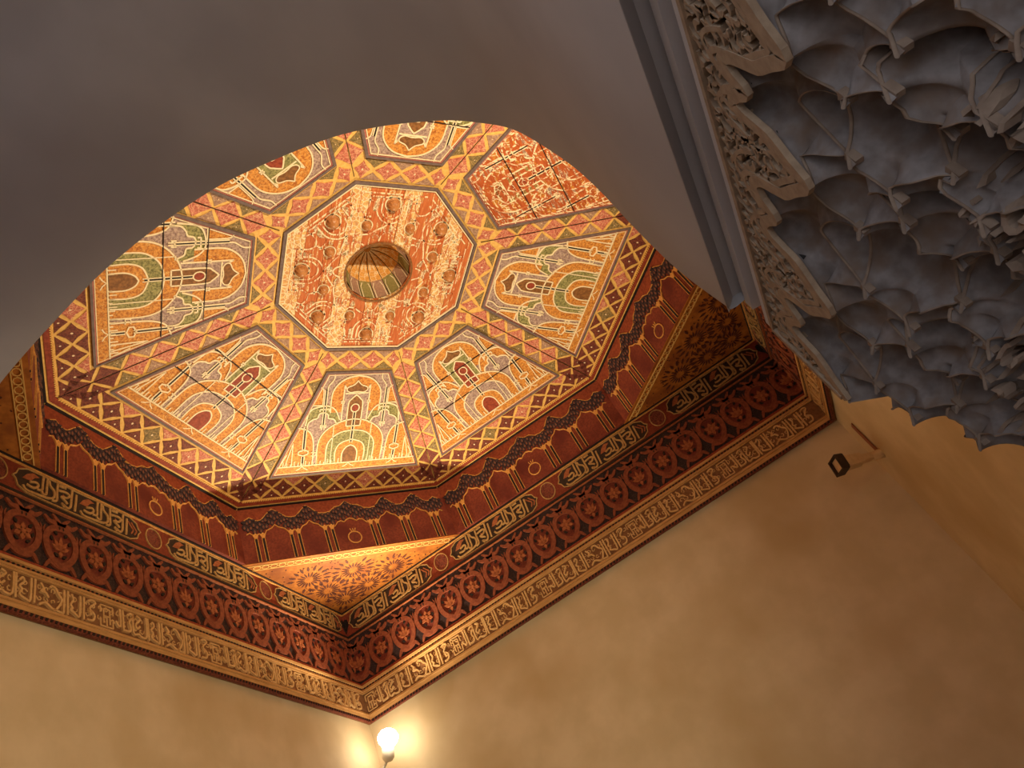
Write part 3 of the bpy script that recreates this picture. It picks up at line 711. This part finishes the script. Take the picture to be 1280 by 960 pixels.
def rosette(kind):
    out = []
    rg = cr(ROS_RING, 4); ring = rg + [(-a, z) for a, z in reversed(rg)][1:-1]
    mb = MB(cw)
    mb.ribbon(ring, 0.036, 0.0, 0.012, True)
    for s in (1, -1):
        mb.ribbon([(s * a, z) for a, z in cr([(0.0, -0.150), (0.03, -0.150), (0.065, -0.140), (0.094, -0.185)], 4)], 0.046, 0, 0.011, taper=lambda t: 1.1 - 0.8 * t)
        mb.ribbon([(s * a, z) for a, z in cr([(0.005, 0.110), (0.035, 0.128), (0.07, 0.130), (0.104, 0.160)], 4)], 0.046, 0, 0.011, taper=lambda t: 1.1 - 0.8 * t)
        mb.ribbon([(s * a, z) for a, z in cr([(0.004, 0.115), (0.022, 0.150), (0.055, 0.185)], 4)], 0.036, 0, 0.011, taper=lambda t: 1.1 - 0.8 * t)
        mb.ribbon([(s * a, z) for a, z in cr([(0.092, 0.03), (0.105, 0.06), (0.098, 0.09)], 4)], 0.018, 0, 0.010, taper=lambda t: 1.1 - 0.9 * t)
    frame = mb.mesh('rosette_frame', ROSR)
    mb = MB(cw); mb.prism(shrink(ring, 0.9), 0, 0.003); inner = mb.mesh('rosette_field', ROSIN)
    mb = MB(cw)
    if kind == 0:
        for i in range(6):
            A = math.radians(90 + 60 * i); mb.prism(leaf(0.0, -0.015, 0.058, 0.036, A), 0, 0.011)
        mb.prism(ell(0, -0.015, 0.014, 0.014, 10), 0, 0.015)
    else:
        for A, l in ((90, 0.085), (60, 0.07), (120, 0.07), (30, 0.055), (150, 0.055), (270, 0.04)):
            mb.prism(leaf(0.0, -0.050, l * 1.15, 0.028, math.radians(A)), 0, 0.010)
    flower = mb.mesh('rosette_flower', ROSOR)
    mb = MB(cw)
    spots = [(0.042, 0.035, 1.0), (-0.042, 0.035, 2.1), (0.058, -0.02, 1.5), (-0.058, -0.02, 1.6), (0.03, -0.07, 0.6), (-0.03, -0.07, 2.5)] if kind == 0 else \
            [(0.022, -0.085, 0.7), (-0.022, -0.085, 2.4), (0.055, 0.015, 1.3), (-0.055, 0.015, 1.8), (0.03, 0.062, 0.9), (-0.03, 0.062, 2.2)]
    for x, z, A in spots: mb.prism(leaf(x - 0.013 * math.cos(A), z - 0.013 * math.sin(A), 0.034, 0.022, A), 0, 0.0105)
    for s in (1, -1): mb.prism(leaf(s * 0.012, 0.088, 0.026, 0.012, math.radians(90)), 0.011, 0.0135)
    spot = mb.mesh('rosette_pits', BLACK)
    return frame, inner, flower, spot
ROS = [rosette(0), rosette(1)]
# pale inscription strokes
PU = [[(-0.994, -0.880), (-0.975, -0.905), (-0.960, -0.895), (-0.963, -0.792)], [(-0.942, -0.792), (-0.939, -0.930)], [(-0.909, -0.817), (-0.883, -0.798), (-0.866, -0.818), (-0.896, -0.855), (-0.887, -0.890), (-0.893, -0.918), (-0.932, -0.922)],
      [(-0.867, -0.795), (-0.867, -0.920), (-0.829, -0.918), (-0.807, -0.930), (-0.769, -0.918), (-0.767, -0.79)], [(-0.84, -0.80), (-0.811, -0.815), (-0.848, -0.859), (-0.836, -0.884), (-0.815, -0.862)], [(-0.753, -0.790), (-0.752, -0.938)],
      [(-0.732, -0.826), (-0.715, -0.806), (-0.706, -0.83), (-0.731, -0.862), (-0.716, -0.877), (-0.730, -0.911), (-0.69, -0.930), (-0.667, -0.925), (-0.665, -0.792)], [(-0.642, -0.790), (-0.644, -0.935)],
      [(-0.609, -0.800), (-0.590, -0.832), (-0.608, -0.850), (-0.578, -0.852), (-0.560, -0.877)], [(-0.615, -0.935), (-0.579, -0.912), (-0.545, -0.93), (-0.52, -0.94), (-0.490, -0.90), (-0.478, -0.86), (-0.500, -0.835), (-0.515, -0.806), (-0.540, -0.798), (-0.552, -0.812)],
      [(-0.53, -0.935), (-0.48, -0.942), (-0.466, -0.930), (-0.463, -0.795)], [(-0.440, -0.795), (-0.441, -0.942)], [(-0.415, -0.805), (-0.405, -0.84), (-0.422, -0.87), (-0.410, -0.89), (-0.424, -0.905), (-0.392, -0.922), (-0.364, -0.926), (-0.359, -0.798)],
      [(-0.335, -0.796), (-0.338, -0.938)], [(-0.309, -0.812), (-0.280, -0.798), (-0.258, -0.812), (-0.298, -0.855), (-0.266, -0.886), (-0.275, -0.925), (-0.315, -0.930)], [(-0.30, -0.88), (-0.285, -0.87), (-0.29, -0.895)]]
def letters3():
    mb = MB(cw); n = 5; per = 2 * (WC - 0.03) / n
    for j in range(n):
        x0 = -WC + 0.03 + j * per + 0.075
        for st in PU: mb.ribbon(cr([(x0 + (a + 0.995) * 0.93, -0.868 + (z + 0.868) * 0.97) for a, z in st], 3), 0.0115, -0.004, 0.013)
    return mb.mesh('carved_lettering', PALEL)
def vines3():
    mb = MB(cw); random.seed(9); x = -WC + 0.08
    while x < WC - 0.06:
        for z in (-0.825, -0.885):
            r = random.uniform(0.014, 0.022); tn = random.choice((1, -1)); s0 = random.random() * 6
            mb.ribbon([(x + r * (1 - 0.7 * t) * math.cos(s0 + tn * 5 * t), z + random.uniform(-0.004, 0.004) + r * (1 - 0.7 * t) * math.sin(s0 + tn * 5 * t)) for t in [i / 7 for i in range(8)]], 0.0055, -0.004, 0.005)
        x += 0.04
    return mb.mesh('carved_vines', PALEL)
def kufic():
    mb = MB(cw); n = 5; per = 2 * (WC - 0.03) / n
    for j in range(n):
        x = -WC + 0.03 + j * per + 0.028
        for (a0, z0, a1, z1) in ((-0.045, -0.80, 0.035, -0.80), (-0.045, -0.93, 0.035, -0.93), (-0.045, -0.80, -0.045, -0.845), (0.035, -0.80, 0.035, -0.85), (-0.025, -0.82, 0.015, -0.82),
                                 (-0.025, -0.82, -0.025, -0.91), (0.015, -0.82, 0.015, -0.91), (-0.025, -0.865, 0.015, -0.865), (-0.045, -0.885, -0.045, -0.93), (0.035, -0.88, 0.035, -0.93), (-0.005, -0.865, -0.005, -0.93)):
            mb.ribbon([(x + a0, z0), (x + a1, z1)], 0.0075, -0.004, 0.006)
    return mb.mesh('square_ornament', PALEL)
def rope3(z, h, mt_name):
    mb = MB(cw); n = 150
    for i in range(n):
        x = -WC + 0.02 + (2 * WC - 0.04) * (i + 0.5) / n
        mb.prism([(x - 0.010, z - 0.008), (x + 0.004, z - 0.008), (x + 0.010, z + 0.008), (x - 0.004, z + 0.008)], 0, h)
    return mb
for k in range(4):
    rz = math.radians(90 * k)
    b1_ = link('inscription_board', cached('b1', lambda: band(BANDR, -0.30, -0.015, 'inscription_board')), T1, rotz=rz)
    link('gilt_fillet', cached('f1', lambda: fillet('gilt_fillet', GILT, -0.062, -0.055, 0.012)), b1_)
    link('black_fillet', cached('f2', lambda: fillet('black_fillet', BLACK, -0.055, -0.034, 0.020)), b1_)
    link('red_fillet', cached('f3', lambda: fillet('red_fillet', CRIMSON, -0.034, -0.015, 0.026)), b1_)
    link('lower_black_fillet', cached('f4', lambda: fillet('lower_black_fillet', BLACK, -0.287, -0.268, 0.014)), b1_)
    link('lower_gilt_fillet', cached('f5', lambda: fillet('lower_gilt_fillet', ROSOR, -0.300, -0.293, 0.017)), b1_)
    for i, (l, r) in enumerate(CARTS):
        ct = link('cartouche', cached(('ct', i), lambda: MB(cw).prism(cart_poly(l, r), 0, 0.003).mesh('cartouche', BANDD)), b1_)
    link('cartouche_outlines', cached('cto', lambda: (lambda mb: ([mb.ribbon(cart_poly(l, r), 0.008, 0, 0.008, True) for l, r in CARTS],
         [mb.ribbon(ell(x, -0.159, 0.062, 0.078, 24), 0.007, 0, 0.008, True) for x in (-1.07, 0, 1.07)], mb.mesh('cartouche_outlines', GILT2))[2])(MB(cw))), b1_)
    for x in (-1.07, 0, 1.07):
        link('roundel', cached(('rd', x), lambda: MB(cw).prism(ell(x, -0.159, 0.058, 0.074, 24), 0, 0.003).mesh('roundel', LMAROON)), b1_)
    link('gilt_lettering', cached('l1', letters1), b1_)
    link('red_leaf_sprigs', cached('l1l', lleaf), b1_)
    b2_ = link('rosette_board', cached('b2', lambda: band(ROSBG, -0.735, -0.295, 'rosette_board')), T2, rotz=rz)
    for i in range(-9, 10):
        x = i * 0.2255
        if abs(x) > WC - 0.03: continue
        fr_, inn, flo, spo = ROS[i % 2]
        R_ = link('rosette', fr_, b2_, loc=(x * 0.9995, 0, -0.505))
        link('rosette_field', inn, b2_, loc=(x, 0, -0.505)); link('rosette_flower', flo, b2_, loc=(x, 0, -0.505)); link('rosette_pits', spo, b2_, loc=(x, 0, -0.505))
    link('red_fillet', cached('f6', lambda: fillet('red_fillet', CRIMSON, -0.722, -0.700, 0.014)), b2_)
    link('gilt_fillet', cached('f7', lambda: fillet('gilt_fillet', PALE, -0.740, -0.722, 0.022)), b2_)
    b3_ = link('carved_board', cached('b3', lambda: band(PALEG, -1.010, -0.735, 'carved_board', 0.028)), T3, rotz=rz)
    link('upper_border', cached('f8', lambda: fillet('upper_border', PALE, -0.785, -0.752, 0.012)), b3_)
    link('upper_bead', cached('f8b', lambda: fillet('upper_bead', PALE, -0.772, -0.765, 0.018)), b3_)
    link('dark_bead', cached('f9', lambda: fillet('dark_bead', CRIMSON, -0.752, -0.738, 0.008)), b3_)
    link('upper_rope', cached('r1', lambda: rope3(-0.745, 0.012, 0).mesh('upper_rope', BLACK)), b3_, kind='stuff')
    link('lower_border', cached('f10', lambda: fillet('lower_border', PALE, -0.995, -0.948, 0.012)), b3_)
    link('lower_bead', cached('f10b', lambda: fillet('lower_bead', PALE, -0.968, -0.960, 0.018)), b3_)
    link('foot_bead', cached('f11', lambda: fillet('foot_bead', LMAROON, -1.018, -0.995, 0.010)), b3_)
    link('lower_rope', cached('r2', lambda: rope3(-1.006, 0.014, 0).mesh('lower_rope', BLACK)), b3_, kind='stuff')
    link('carved_lettering', cached('l3', letters3), b3_)
    link('square_ornament', cached('k3', kufic), b3_); link('carved_vines', cached('v3', vines3), b3_, kind='stuff')
# corner hearts of the gilt band
for k in range(4):
    h_ = link('corner_heart', MB(cw).prism([(WC - 0.002, -0.235), (WC - 0.045, -0.16), (WC - 0.04, -0.115), (WC - 0.018, -0.105), (WC - 0.002, -0.12)], 0, 0.006).mesh('corner_heart', BLACK), T1, rotz=math.radians(90 * k))
    link('corner_heart', MB(cw).prism([(-WC + 0.002, -0.235), (-WC + 0.045, -0.16), (-WC + 0.04, -0.115), (-WC + 0.018, -0.105), (-WC + 0.002, -0.12)], 0, 0.006).mesh('corner_heart', BLACK), T1, rotz=math.radians(90 * k))

# ------------------------------------------------------------------ impost moulding, lace fascia and muqarnas frieze (right side of the bay)
XF = 1.0437
mb = MB(); PRF = [(XR - 0.001, -2.749), (1.035, -2.725), (1.062, -2.725), (1.062, -2.748), (1.0435, -2.750), (1.0435, -2.771), (1.060, -2.773), (1.060, -2.806), (XF, -2.808), (XF, -2.830), (1.27, -2.830), (1.27, -2.68), (XR + 0.02, -2.68)]
for a, b in zip(PRF, PRF[1:] + PRF[:1]):
    mb.add([(a[0], YN, a[1]), (b[0], YN, b[1]), (b[0], YA, b[1]), (a[0], YA, a[1])], [(0, 1, 2, 3)])
mb.add([(x, YA, z) for x, z in PRF], [tuple(range(len(PRF)))])
o = link('trim_4', mb.mesh('trim_4', VAULT)); tag(o, 'stepped grey impost moulding between the vault and the carved lace', 'moulding', kind='structure')

FR = tag(empty('trim_5', (0, 0, 0)), 'carved grey stucco frieze of lace and muqarnas beside the arch', 'stucco frieze', kind='structure')
UB = [-3.34, -3.13, -2.906, -2.683, -2.524, -2.299, -2.081]           # unit boundaries along the wall
RIM = [(0, -3.010), (0.10, -2.980), (0.20, -2.958), (0.25, -2.905), (0.32, -2.888), (0.42, -2.898), (0.5, -2.926), (0.58, -2.900), (0.67, -2.888), (0.74, -2.903), (0.78, -2.950), (0.90, -2.978), (1.0, -3.010)]
fa = lambda y, z, h: (XF - h, y, z)
rimpts = []
for y0_, y1_ in zip(UB[:-1], UB[1:]):
    rimpts += [(y0_ + (y1_ - y0_) * s, z) for s, z in RIM[:-1]]
rimpts.append((UB[-1], RIM[-1][1]))
RP = []
for (a, za), (b, zb) in zip(rimpts[:-1], rimpts[1:]):
    RP += [(a + (b - a) * i / 4, za + (zb - za) * i / 4) for i in range(4)]
RP.append(rimpts[-1])
for _ in range(2): RP = [RP[0]] + [(q[1][0], (q[0][1] + 2 * q[1][1] + q[2][1]) / 4 if abs(q[0][1] - 2 * q[1][1] + q[2][1]) < 0.03 else q[1][1]) for q in zip(RP[:-2], RP[1:-1], RP[2:])] + [RP[-1]]
def rimz(y):
    for (a, za), (b, zb) in zip(RP[:-1], RP[1:]):
        if a <= y <= b and b > a: return za + (zb - za) * (y - a) / (b - a)
    return -3.0
# fascia ground
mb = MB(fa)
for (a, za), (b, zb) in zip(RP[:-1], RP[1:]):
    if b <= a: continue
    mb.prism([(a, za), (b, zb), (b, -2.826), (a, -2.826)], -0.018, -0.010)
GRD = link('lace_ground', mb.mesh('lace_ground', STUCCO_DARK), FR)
for w, hh, off in ((0.016, 0.006, 0.0), (0.008, 0.004, 0.021)):
    mb = MB(fa); mb.ribbon([(y, z + off) for y, z in RP if y > -3.2], w, -0.005, hh * 0.4)
    link('scalloped_rim' if off == 0 else 'rim_fillet', mb.mesh('scalloped_rim', STUCCO_RIM), FR)
mb = MB(fa); mb.ribbon([(UB[0], -2.832), (UB[-1], -2.832)], 0.008, -0.01, 0.004); mb.ribbon([(UB[-1] + 0.004, -2.83), (UB[-1] + 0.004, -3.0)], 0.010, -0.03, 0.004)
link('lace_border', mb.mesh('lace_border', STUCCO_RIM), FR)
# lace scrolls
random.seed(21)
def scroll(cx, cy, r, turn, start):
    return [(cx + r * (1 - 0.75 * t) * math.cos(start + turn * 1.6 * math.pi * t), cy + r * (1 - 0.75 * t) * math.sin(start + turn * 1.6 * math.pi * t)) for t in [i / 10 for i in range(11)]]
for y0_, y1_ in zip(UB[1:-1], UB[2:]):
    W = y1_ - y0_; mb = MB(fa)
    def S(pts, w=0.006, tp=None):
        q = [(y0_ + W * a, z) for a, z in pts]
        q = [(y, max(z, rimz(y) + 0.014)) for y, z in q]
        mb.ribbon(q, w, -0.008, 0.002, taper=tp)
        q2 = [(y0_ + W * (1 - a), z) for a, z in pts]; q2 = [(y, max(z, rimz(y) + 0.014)) for y, z in q2]
        mb.ribbon(q2, w, -0.008, 0.002, taper=tp)
    z = -2.842; row = 0
    while z > -3.0:
        y = y0_ + 0.004 + 0.006 * (row % 2)
        while y < y1_:
            if z > rimz(y) + 0.020:
                A = random.choice((0.7, 2.4, 0.9, 2.2, 1.5)) + random.uniform(-0.3, 0.3); l = random.uniform(0.015, 0.024); bend = random.choice((-1, 1)) * 0.006
                c_, s_ = math.cos(A), math.sin(A)
                pts = [(y + l * (t - 0.5) * c_ - bend * math.sin(t * math.pi) * s_, z + l * (t - 0.5) * s_ + bend * math.sin(t * math.pi) * c_) for t in (0, 0.2, 0.4, 0.6, 0.8, 1)]
                pts = [(u_, min(max(w_, rimz(u_) + 0.012), -2.834)) for u_, w_ in pts]
                mb.ribbon(pts, 0.0056, -0.011, 0.001, taper=lambda t: 0.35 + 0.9 * math.sin(math.pi * t))
            y += 0.0165
        z -= 0.0135; row += 1
    for f0, f1 in ((0.06, 0.44), (0.56, 0.94)):
        mb.ribbon(cr([(y0_ + W * f0, -2.905), (y0_ + W * (f0 + 0.08), -2.872), (y0_ + W * (f0 + f1) / 2, -2.858), (y0_ + W * (f1 - 0.08), -2.872), (y0_ + W * f1, -2.905)], 4), 0.006, -0.008, 0.0015)
    link('lace_scrollwork', mb.mesh('lace_scrollwork', STUCCO_RIM), FR)

# muqarnas: every tier is a row of hollow cells under arched lips whose feet hang as tips on the crowns of the tier below
MTAN = mat('ochre_worn_stucco', (112, 92, 78), (132, 112, 96), scale=60, rough=0.85, bump=0.2, bdist=0.002)
YMAX = UB[-1]
def unit_frac(y):
    for y0_, y1_ in zip(UB[:-1], UB[1:]):
        if y0_ <= y <= y1_ + 1e-9: return (y - y0_) / (y1_ - y0_), y1_ - y0_
    return 0.0, 0.2
TIPS = [None, (0.27, 0.73), (-0.10, 0.10, 0.90, 1.10), (0.34, 0.66), (-0.14, 0.14, 0.86, 1.14), (0.36, 0.64), (-0.12, 0.12, 0.88, 1.12)]
TZ = [None, (-3.050, -2.962), (-3.101, -3.020), (-3.139, -3.075), (-3.180, -3.112), (-3.224, -3.155), (-3.272, -3.200)]
def bump(t, s):
    c = TIPS[t]
    if t in (1, 3, 5): c = (c[0], c[1]); c = (c[1] - 1,) + c + (c[0] + 1,)
    for a_, b_ in zip(c[:-1], c[1:]):
        if a_ <= s <= b_:
            q = abs((2 * s - a_ - b_) / (b_ - a_)); k = min(1.0, (b_ - a_) / 0.6)
            return max(1 - q ** 1.75, 0.0) ** 0.75 * (0.25 + 0.75 * k)
    return 0.0
def lipz(t, y):
    if t == 0: return rimz(y)
    s_, W = unit_frac(y); zt, zc = TZ[t]
    z = zt + (zc - zt) * bump(t, s_)
    return min(z, lipz(t - 1, y) - 0.006)
DEP = 0.050; RIS = 0.0125
def depth(t, y):
    s_, W = unit_frac(y)
    if t == 0:
        q = (rimz(y) + 3.010) / 0.122; return 0.008 + 0.030 * max(q, 0) ** 0.6
    return 0.0025 + DEP * bump(t, s_) * min(1.0, W / 0.2)
def lipx(t, y): return XF + 0.004 + sum(depth(i, y) for i in range(t)) - RIS * t
def cells(t):
    out = []
    for y0_, y1_ in zip(UB[1:-1], UB[2:]):
        W = y1_ - y0_
        f = (0, 0.5, 1) if t == 0 else ((0, TIPS[t][0], TIPS[t][1], 1) if t % 2 else (0, TIPS[t][1], TIPS[t][2], 1))
        out += [(y0_ + W * p_, y0_ + W * q_) for p_, q_ in zip(f[:-1], f[1:])]
    return out
for t in range(6):
    for ya, yb in cells(t):
        n = max(6, int((yb - ya) / 0.0042)); mb = MB()
        def scoop(u, v):
            y = ya + (yb - ya) * u; z0_, z1_ = lipz(t, y), lipz(t + 1, y); zm = z1_ + 0.42 * (z0_ - z1_); an = v * math.pi / 2
            return (lipx(t, y) + depth(t, y) * math.sin(an) ** 1.0, y, z0_ - (z0_ - zm) * (1 - math.cos(an)))
        mb.grid(scoop, n, 9)
        cell = link('muqarnas_cell', mb.mesh('muqarnas_cell', STUCCO, True), FR)
        mb = MB()
        def riser(u, v):
            y = ya + (yb - ya) * u; z0_, z1_ = lipz(t, y), lipz(t + 1, y); zm = z1_ + 0.42 * (z0_ - z1_)
            return (lipx(t, y) + depth(t, y) - RIS * v, y, zm + (z1_ - zm) * v)
        mb.grid(riser, n, 2)
        link('pendant_face', mb.mesh('pendant_face', STUCCO, True), cell)
        mb = MB()
        def bead(u, v):
            y = ya + (yb - ya) * u; an = v * math.pi * 1.2 - 0.6; x, z = lipx(t + 1, y), lipz(t + 1, y)
            return (x - 0.0018 * math.cos(an), y, z + 0.0010 - 0.0022 * math.sin(an))
        mb.grid(bead, n, 5)
        link('lip_bead', mb.mesh('lip_bead', MTAN, True), cell)
for t in range(1, 7):
    for y0_, y1_ in zip(UB[1:-1], UB[2:]):
        for f in (TIPS[t] if t % 2 else (TIPS[t][1], TIPS[t][2])):
            y = y0_ + (y1_ - y0_) * f; x, z = lipx(t, y), lipz(t, y)
            mb = MB(lambda a_, c_, h: (x - h, y + a_, z + c_))
            mb.prism([(-0.0045, 0.012), (0.0045, 0.012), (0.003, -0.004), (-0.003, -0.004)], -0.006, 0.003)
            link('hanging_tip', mb.mesh('hanging_tip', MTAN), FR)
# wall face below the lowest tier, and the squared end towards the chamber
mb = MB(); ny = 120
ys = [UB[1] + (YMAX - UB[1]) * i / ny for i in range(ny + 1)]
for a_, b_ in zip(ys[:-1], ys[1:]):
    P = [(lipx(6, a_) + 0.004, a_, lipz(6, a_) + 0.002), (lipx(6, b_) + 0.004, b_, lipz(6, b_) + 0.002), (1.25, b_, lipz(6, b_) - 0.02), (1.25, a_, lipz(6, a_) - 0.02)]
    mb.add(P, [(0, 1, 2, 3)])
endp = [(1.25, -2.826), (XF, -2.826)]
for t in range(7):
    endp.append((lipx(t, YMAX), lipz(t, YMAX)))
    if t < 6: endp.append((lipx(t, YMAX) + depth(t, YMAX), lipz(t + 1, YMAX) + 0.42 * (lipz(t, YMAX) - lipz(t + 1, YMAX))))
endp.append((1.25, lipz(6, YMAX) - 0.02))
mb.add([(x, YMAX, z) for x, z in endp], [tuple(range(len(endp)))])
link('frieze_core', mb.mesh('frieze_core', STUCCO), FR)
# floral relief on the lower tiers
for y0_, y1_ in zip(UB[1:-1], UB[2:]):
    W = y1_ - y0_
    for f in (0.0, 0.5):
        yc = y0_ + W * f
        mb = MB(lambda y, z, h: (lipx(5, y) + 0.004 - h, y, z))
        for sg in (1, -1):
            for cx, cy, r in ((0.022, -3.165, 0.014), (0.012, -3.195, 0.012), (0.038, -3.20, 0.014), (0.025, -3.232, 0.014)):
                mb.ribbon([(yc + sg * y, z) for y, z in scroll(cx, cy, r, 1, 0.6)], 0.005, -0.012, 0.003)
        link('floral_relief', mb.mesh('floral_relief', MTAN), FR)

# ================================================================== THINGS
def lathe(pr, n=20, axis=Vector((0, 0, 1)), org=Vector((0, 0, 0))):
    q = Vector((0, 0, 1)).rotation_difference(axis)
    mb = MB(); m_ = len(pr) - 1
    mb.grid(lambda u, v: tuple(org + q @ Vector((pr[round(v * m_)][0] * math.cos(2 * math.pi * u), pr[round(v * m_)][0] * math.sin(2 * math.pi * u), pr[round(v * m_)][1]))), n, m_, True)
    return mb
def tube(pts, r, n=8):
    mb = MB(); P = [Vector(p_) for p_ in pts]
    def ring(i):
        d = (P[min(i + 1, len(P) - 1)] - P[max(i - 1, 0)]).normalized()
        a = d.orthogonal().normalized(); b = d.cross(a); return a, b
    fr_ = [ring(i) for i in range(len(P))]
    m_ = len(P) - 1
    mb.grid(lambda u, v: tuple(P[round(v * m_)] + fr_[round(v * m_)][0] * r * math.cos(2 * math.pi * u) + fr_[round(v * m_)][1] * r * math.sin(2 * math.pi * u)), n, m_, True)
    return mb
WHITE = mat('lamp_enamel', (206, 196, 176), (214, 204, 186), rough=0.4)
BULBM = mat('lit_bulb_glass', (255, 240, 214), emit=BULB)
DARKM = mat('dark_metal', (52, 38, 30), (64, 48, 38), rough=0.5)
TANM = mat('ochre_painted_metal', (206, 176, 130), (216, 188, 142), rough=0.5)
GLASSY = mat('dull_lens', (206, 172, 130), (216, 184, 142), rough=0.4)
def spot_lamp(base, bulb, wallpt, label, power, aim, glass, cone=172, blend=0.5, name='spot_lamp', size=0.075):
    L_ = empty(name, base)
    tag(L_, label, 'lamp', 'reflector lamps in the corners')
    B, Pb, Wp = Vector(base), Vector(bulb), Vector(wallpt)
    ax = (Vector(aim) - Pb).normalized()
    rel = lambda p_: p_ - B
    s = size
    pr = [(0.001, 0.85 * s), (0.35 * s, 0.80 * s), (0.70 * s, 0.60 * s), (0.95 * s, 0.25 * s), (1.0 * s, 0.0), (0.92 * s, -0.35 * s), (0.62 * s, -0.75 * s), (0.40 * s, -0.95 * s)]
    link('bulb', lathe(pr, 24, ax, rel(Pb)).mesh('bulb', glass, True), L_)
    pr = [(0.42 * s, -0.85 * s), (0.60 * s, -1.0 * s), (0.60 * s, -1.9 * s), (0.45 * s, -2.15 * s), (0.001, -2.2 * s)]
    link('socket', lathe(pr, 18, ax, rel(Pb)).mesh('socket', WHITE, True), L_)
    k0 = Pb - ax * 2.0 * s
    link('bracket_arm', tube([rel(k0), rel(k0 * 0.5 + Wp * 0.5 + Vector((0, 0, -0.03))), rel(Wp)], 0.011).mesh('bracket_arm', WHITE, True), L_)
    n = Vector((1, 0, 0)) if abs(Wp.x) > abs(Wp.y) - 1e-6 else Vector((0, 1, 0))
    link('wall_rose', lathe([(0.001, 0.02), (0.03, 0.018), (0.04, 0.0)], 18, n * (-1 if Wp.dot(n) > 0 else 1), rel(Wp)).mesh('wall_rose', WHITE, True), L_)
    ld = bpy.data.lights.new('lamp_light', 'SPOT'); ld.energy = power; ld.color = WARM; ld.spot_size = math.radians(cone); ld.spot_blend = blend; ld.shadow_soft_size = 0.05
    lo = bpy.data.objects.new('lamp_light', ld); COL.objects.link(lo); lo.parent = L_
    lo.location = rel(Pb + ax * s * 1.0); lo.rotation_euler = (-ax).to_track_quat('Z', 'Y').to_euler()
    return L_
LAMPS = [
    spot_lamp((-1.96, 1.90, -1.50), (-1.870, 1.885, -1.272), (-2.10, 1.93, -1.45), 'glowing round reflector bulb under the cornice corner', SPOT_VISIBLE, (0.45, -0.25, 1.5), BULBM, 126, 0.95),
    spot_lamp((1.96, -1.90, -1.50), (1.870, -1.885, -1.272), (2.10, -1.93, -1.45), 'reflector lamp in the near right corner hidden by the stucco frieze', SPOT_HIDDEN, (0.45, -0.45, 0.75), mat('narrow_beam_bulb_glass', (255, 240, 214), emit=30), 84, 0.55),
    spot_lamp((1.65, -2.04, -3.30), (1.65, -1.90, -3.10), (1.65, -2.10, -3.25), 'unseen reflector lamp added low on the near wall to brighten the left and far walls', SPOT_FILL, (-2.1, 0.9, -1.7), mat('wall_fill_glass', (255, 240, 214), emit=8), 104, 1.0)]  # last lamp is an unseen fill, added to lift the left and far walls

# switched-off floodlight in the far right corner
B = Vector((2.10, 1.86, -1.45)); FL = empty('floodlight', B)
tag(FL, 'small ochre floodlight with dark square mouth on the wall, unlit', 'floodlight')
ax = Vector((-0.86, -0.42, 0.10)).normalized()
H0 = Vector((2.035, 1.86, -1.475)); r_ = lambda v: v - B
up = Vector((0.45, 0.1, 0.9)); sd = ax.cross(up).normalized(); up = sd.cross(ax).normalized()
def fbox(mb, d0, d1, w0, h0, w1, h1, org):
    P = []
    for d, w, h in ((d0, w0, h0), (d1, w1, h1)):
        for sx, sy in ((-1, -1), (1, -1), (1, 1), (-1, 1)): P.append(tuple(r_(org + ax * d + sd * w * sx + up * h * sy)))
    return mb.add(P, [(0, 1, 2, 3), (7, 6, 5, 4), (0, 4, 5, 1), (1, 5, 6, 2), (2, 6, 7, 3), (3, 7, 4, 0)])
link('body', fbox(MB(), 0.085, 0.22, 0.034, 0.034, 0.040, 0.040, H0).mesh('body', TANM), FL)
link('tail', fbox(MB(), 0.0, 0.085, 0.020, 0.020, 0.024, 0.024, H0).mesh('tail', TANM), FL)
mb = MB()
for sx, sy, w, h in ((-1, 0, 0.004, 0.056), (1, 0, 0.004, 0.056), (0, -1, 0.056, 0.004), (0, 1, 0.056, 0.004)):
    o_ = H0 + sd * 0.052 * sx + up * 0.052 * sy
    fbox(mb, 0.215, 0.275, w * 0.85, h * 0.85, w, h, o_)
link('hood', mb.mesh('hood', DARKM), FL)
link('lens', fbox(MB(), 0.245, 0.252, 0.046, 0.046, 0.046, 0.046, H0).mesh('lens', GLASSY), FL)
link('hinge', lathe([(0.001, 0.05), (0.03, 0.045), (0.034, 0.0), (0.034, -0.03), (0.001, -0.03)], 14, Vector((-1, 0, 0.2)).normalized(), r_(Vector((2.085, 1.86, -1.49)))).mesh('hinge', TANM, True), FL)
mb = MB()
st = [(2.088, 1.865, -1.485), (2.088, 1.875, -1.40), (2.090, 1.885, -1.30), (2.092, 1.89, -1.20)]
for a, b in zip(st[:-1], st[1:]):
    a, b = Vector(a), Vector(b); n_ = Vector((0, 0.026, 0)); d_ = Vector((0.006, 0, 0))
    P = [r_(q) for q in (a - n_, a + n_, b + n_, b - n_, a - n_ + d_, a + n_ + d_, b + n_ + d_, b - n_ + d_)]
    mb.add([tuple(q) for q in P], [(0, 1, 2, 3), (7, 6, 5, 4), (0, 4, 5, 1), (1, 5, 6, 2), (2, 6, 7, 3), (3, 7, 4, 0)])
link('wall_strip', mb.mesh('wall_strip', mat('strip_brown', (140, 84, 56), (152, 94, 62))), FL)  # flat brown strip running up the wall above the hinge

# lift everything so that the floor lies at height zero
for o in list(COL.objects):
    if o.parent is None and o.type != 'CAMERA': o.location.z += ZO
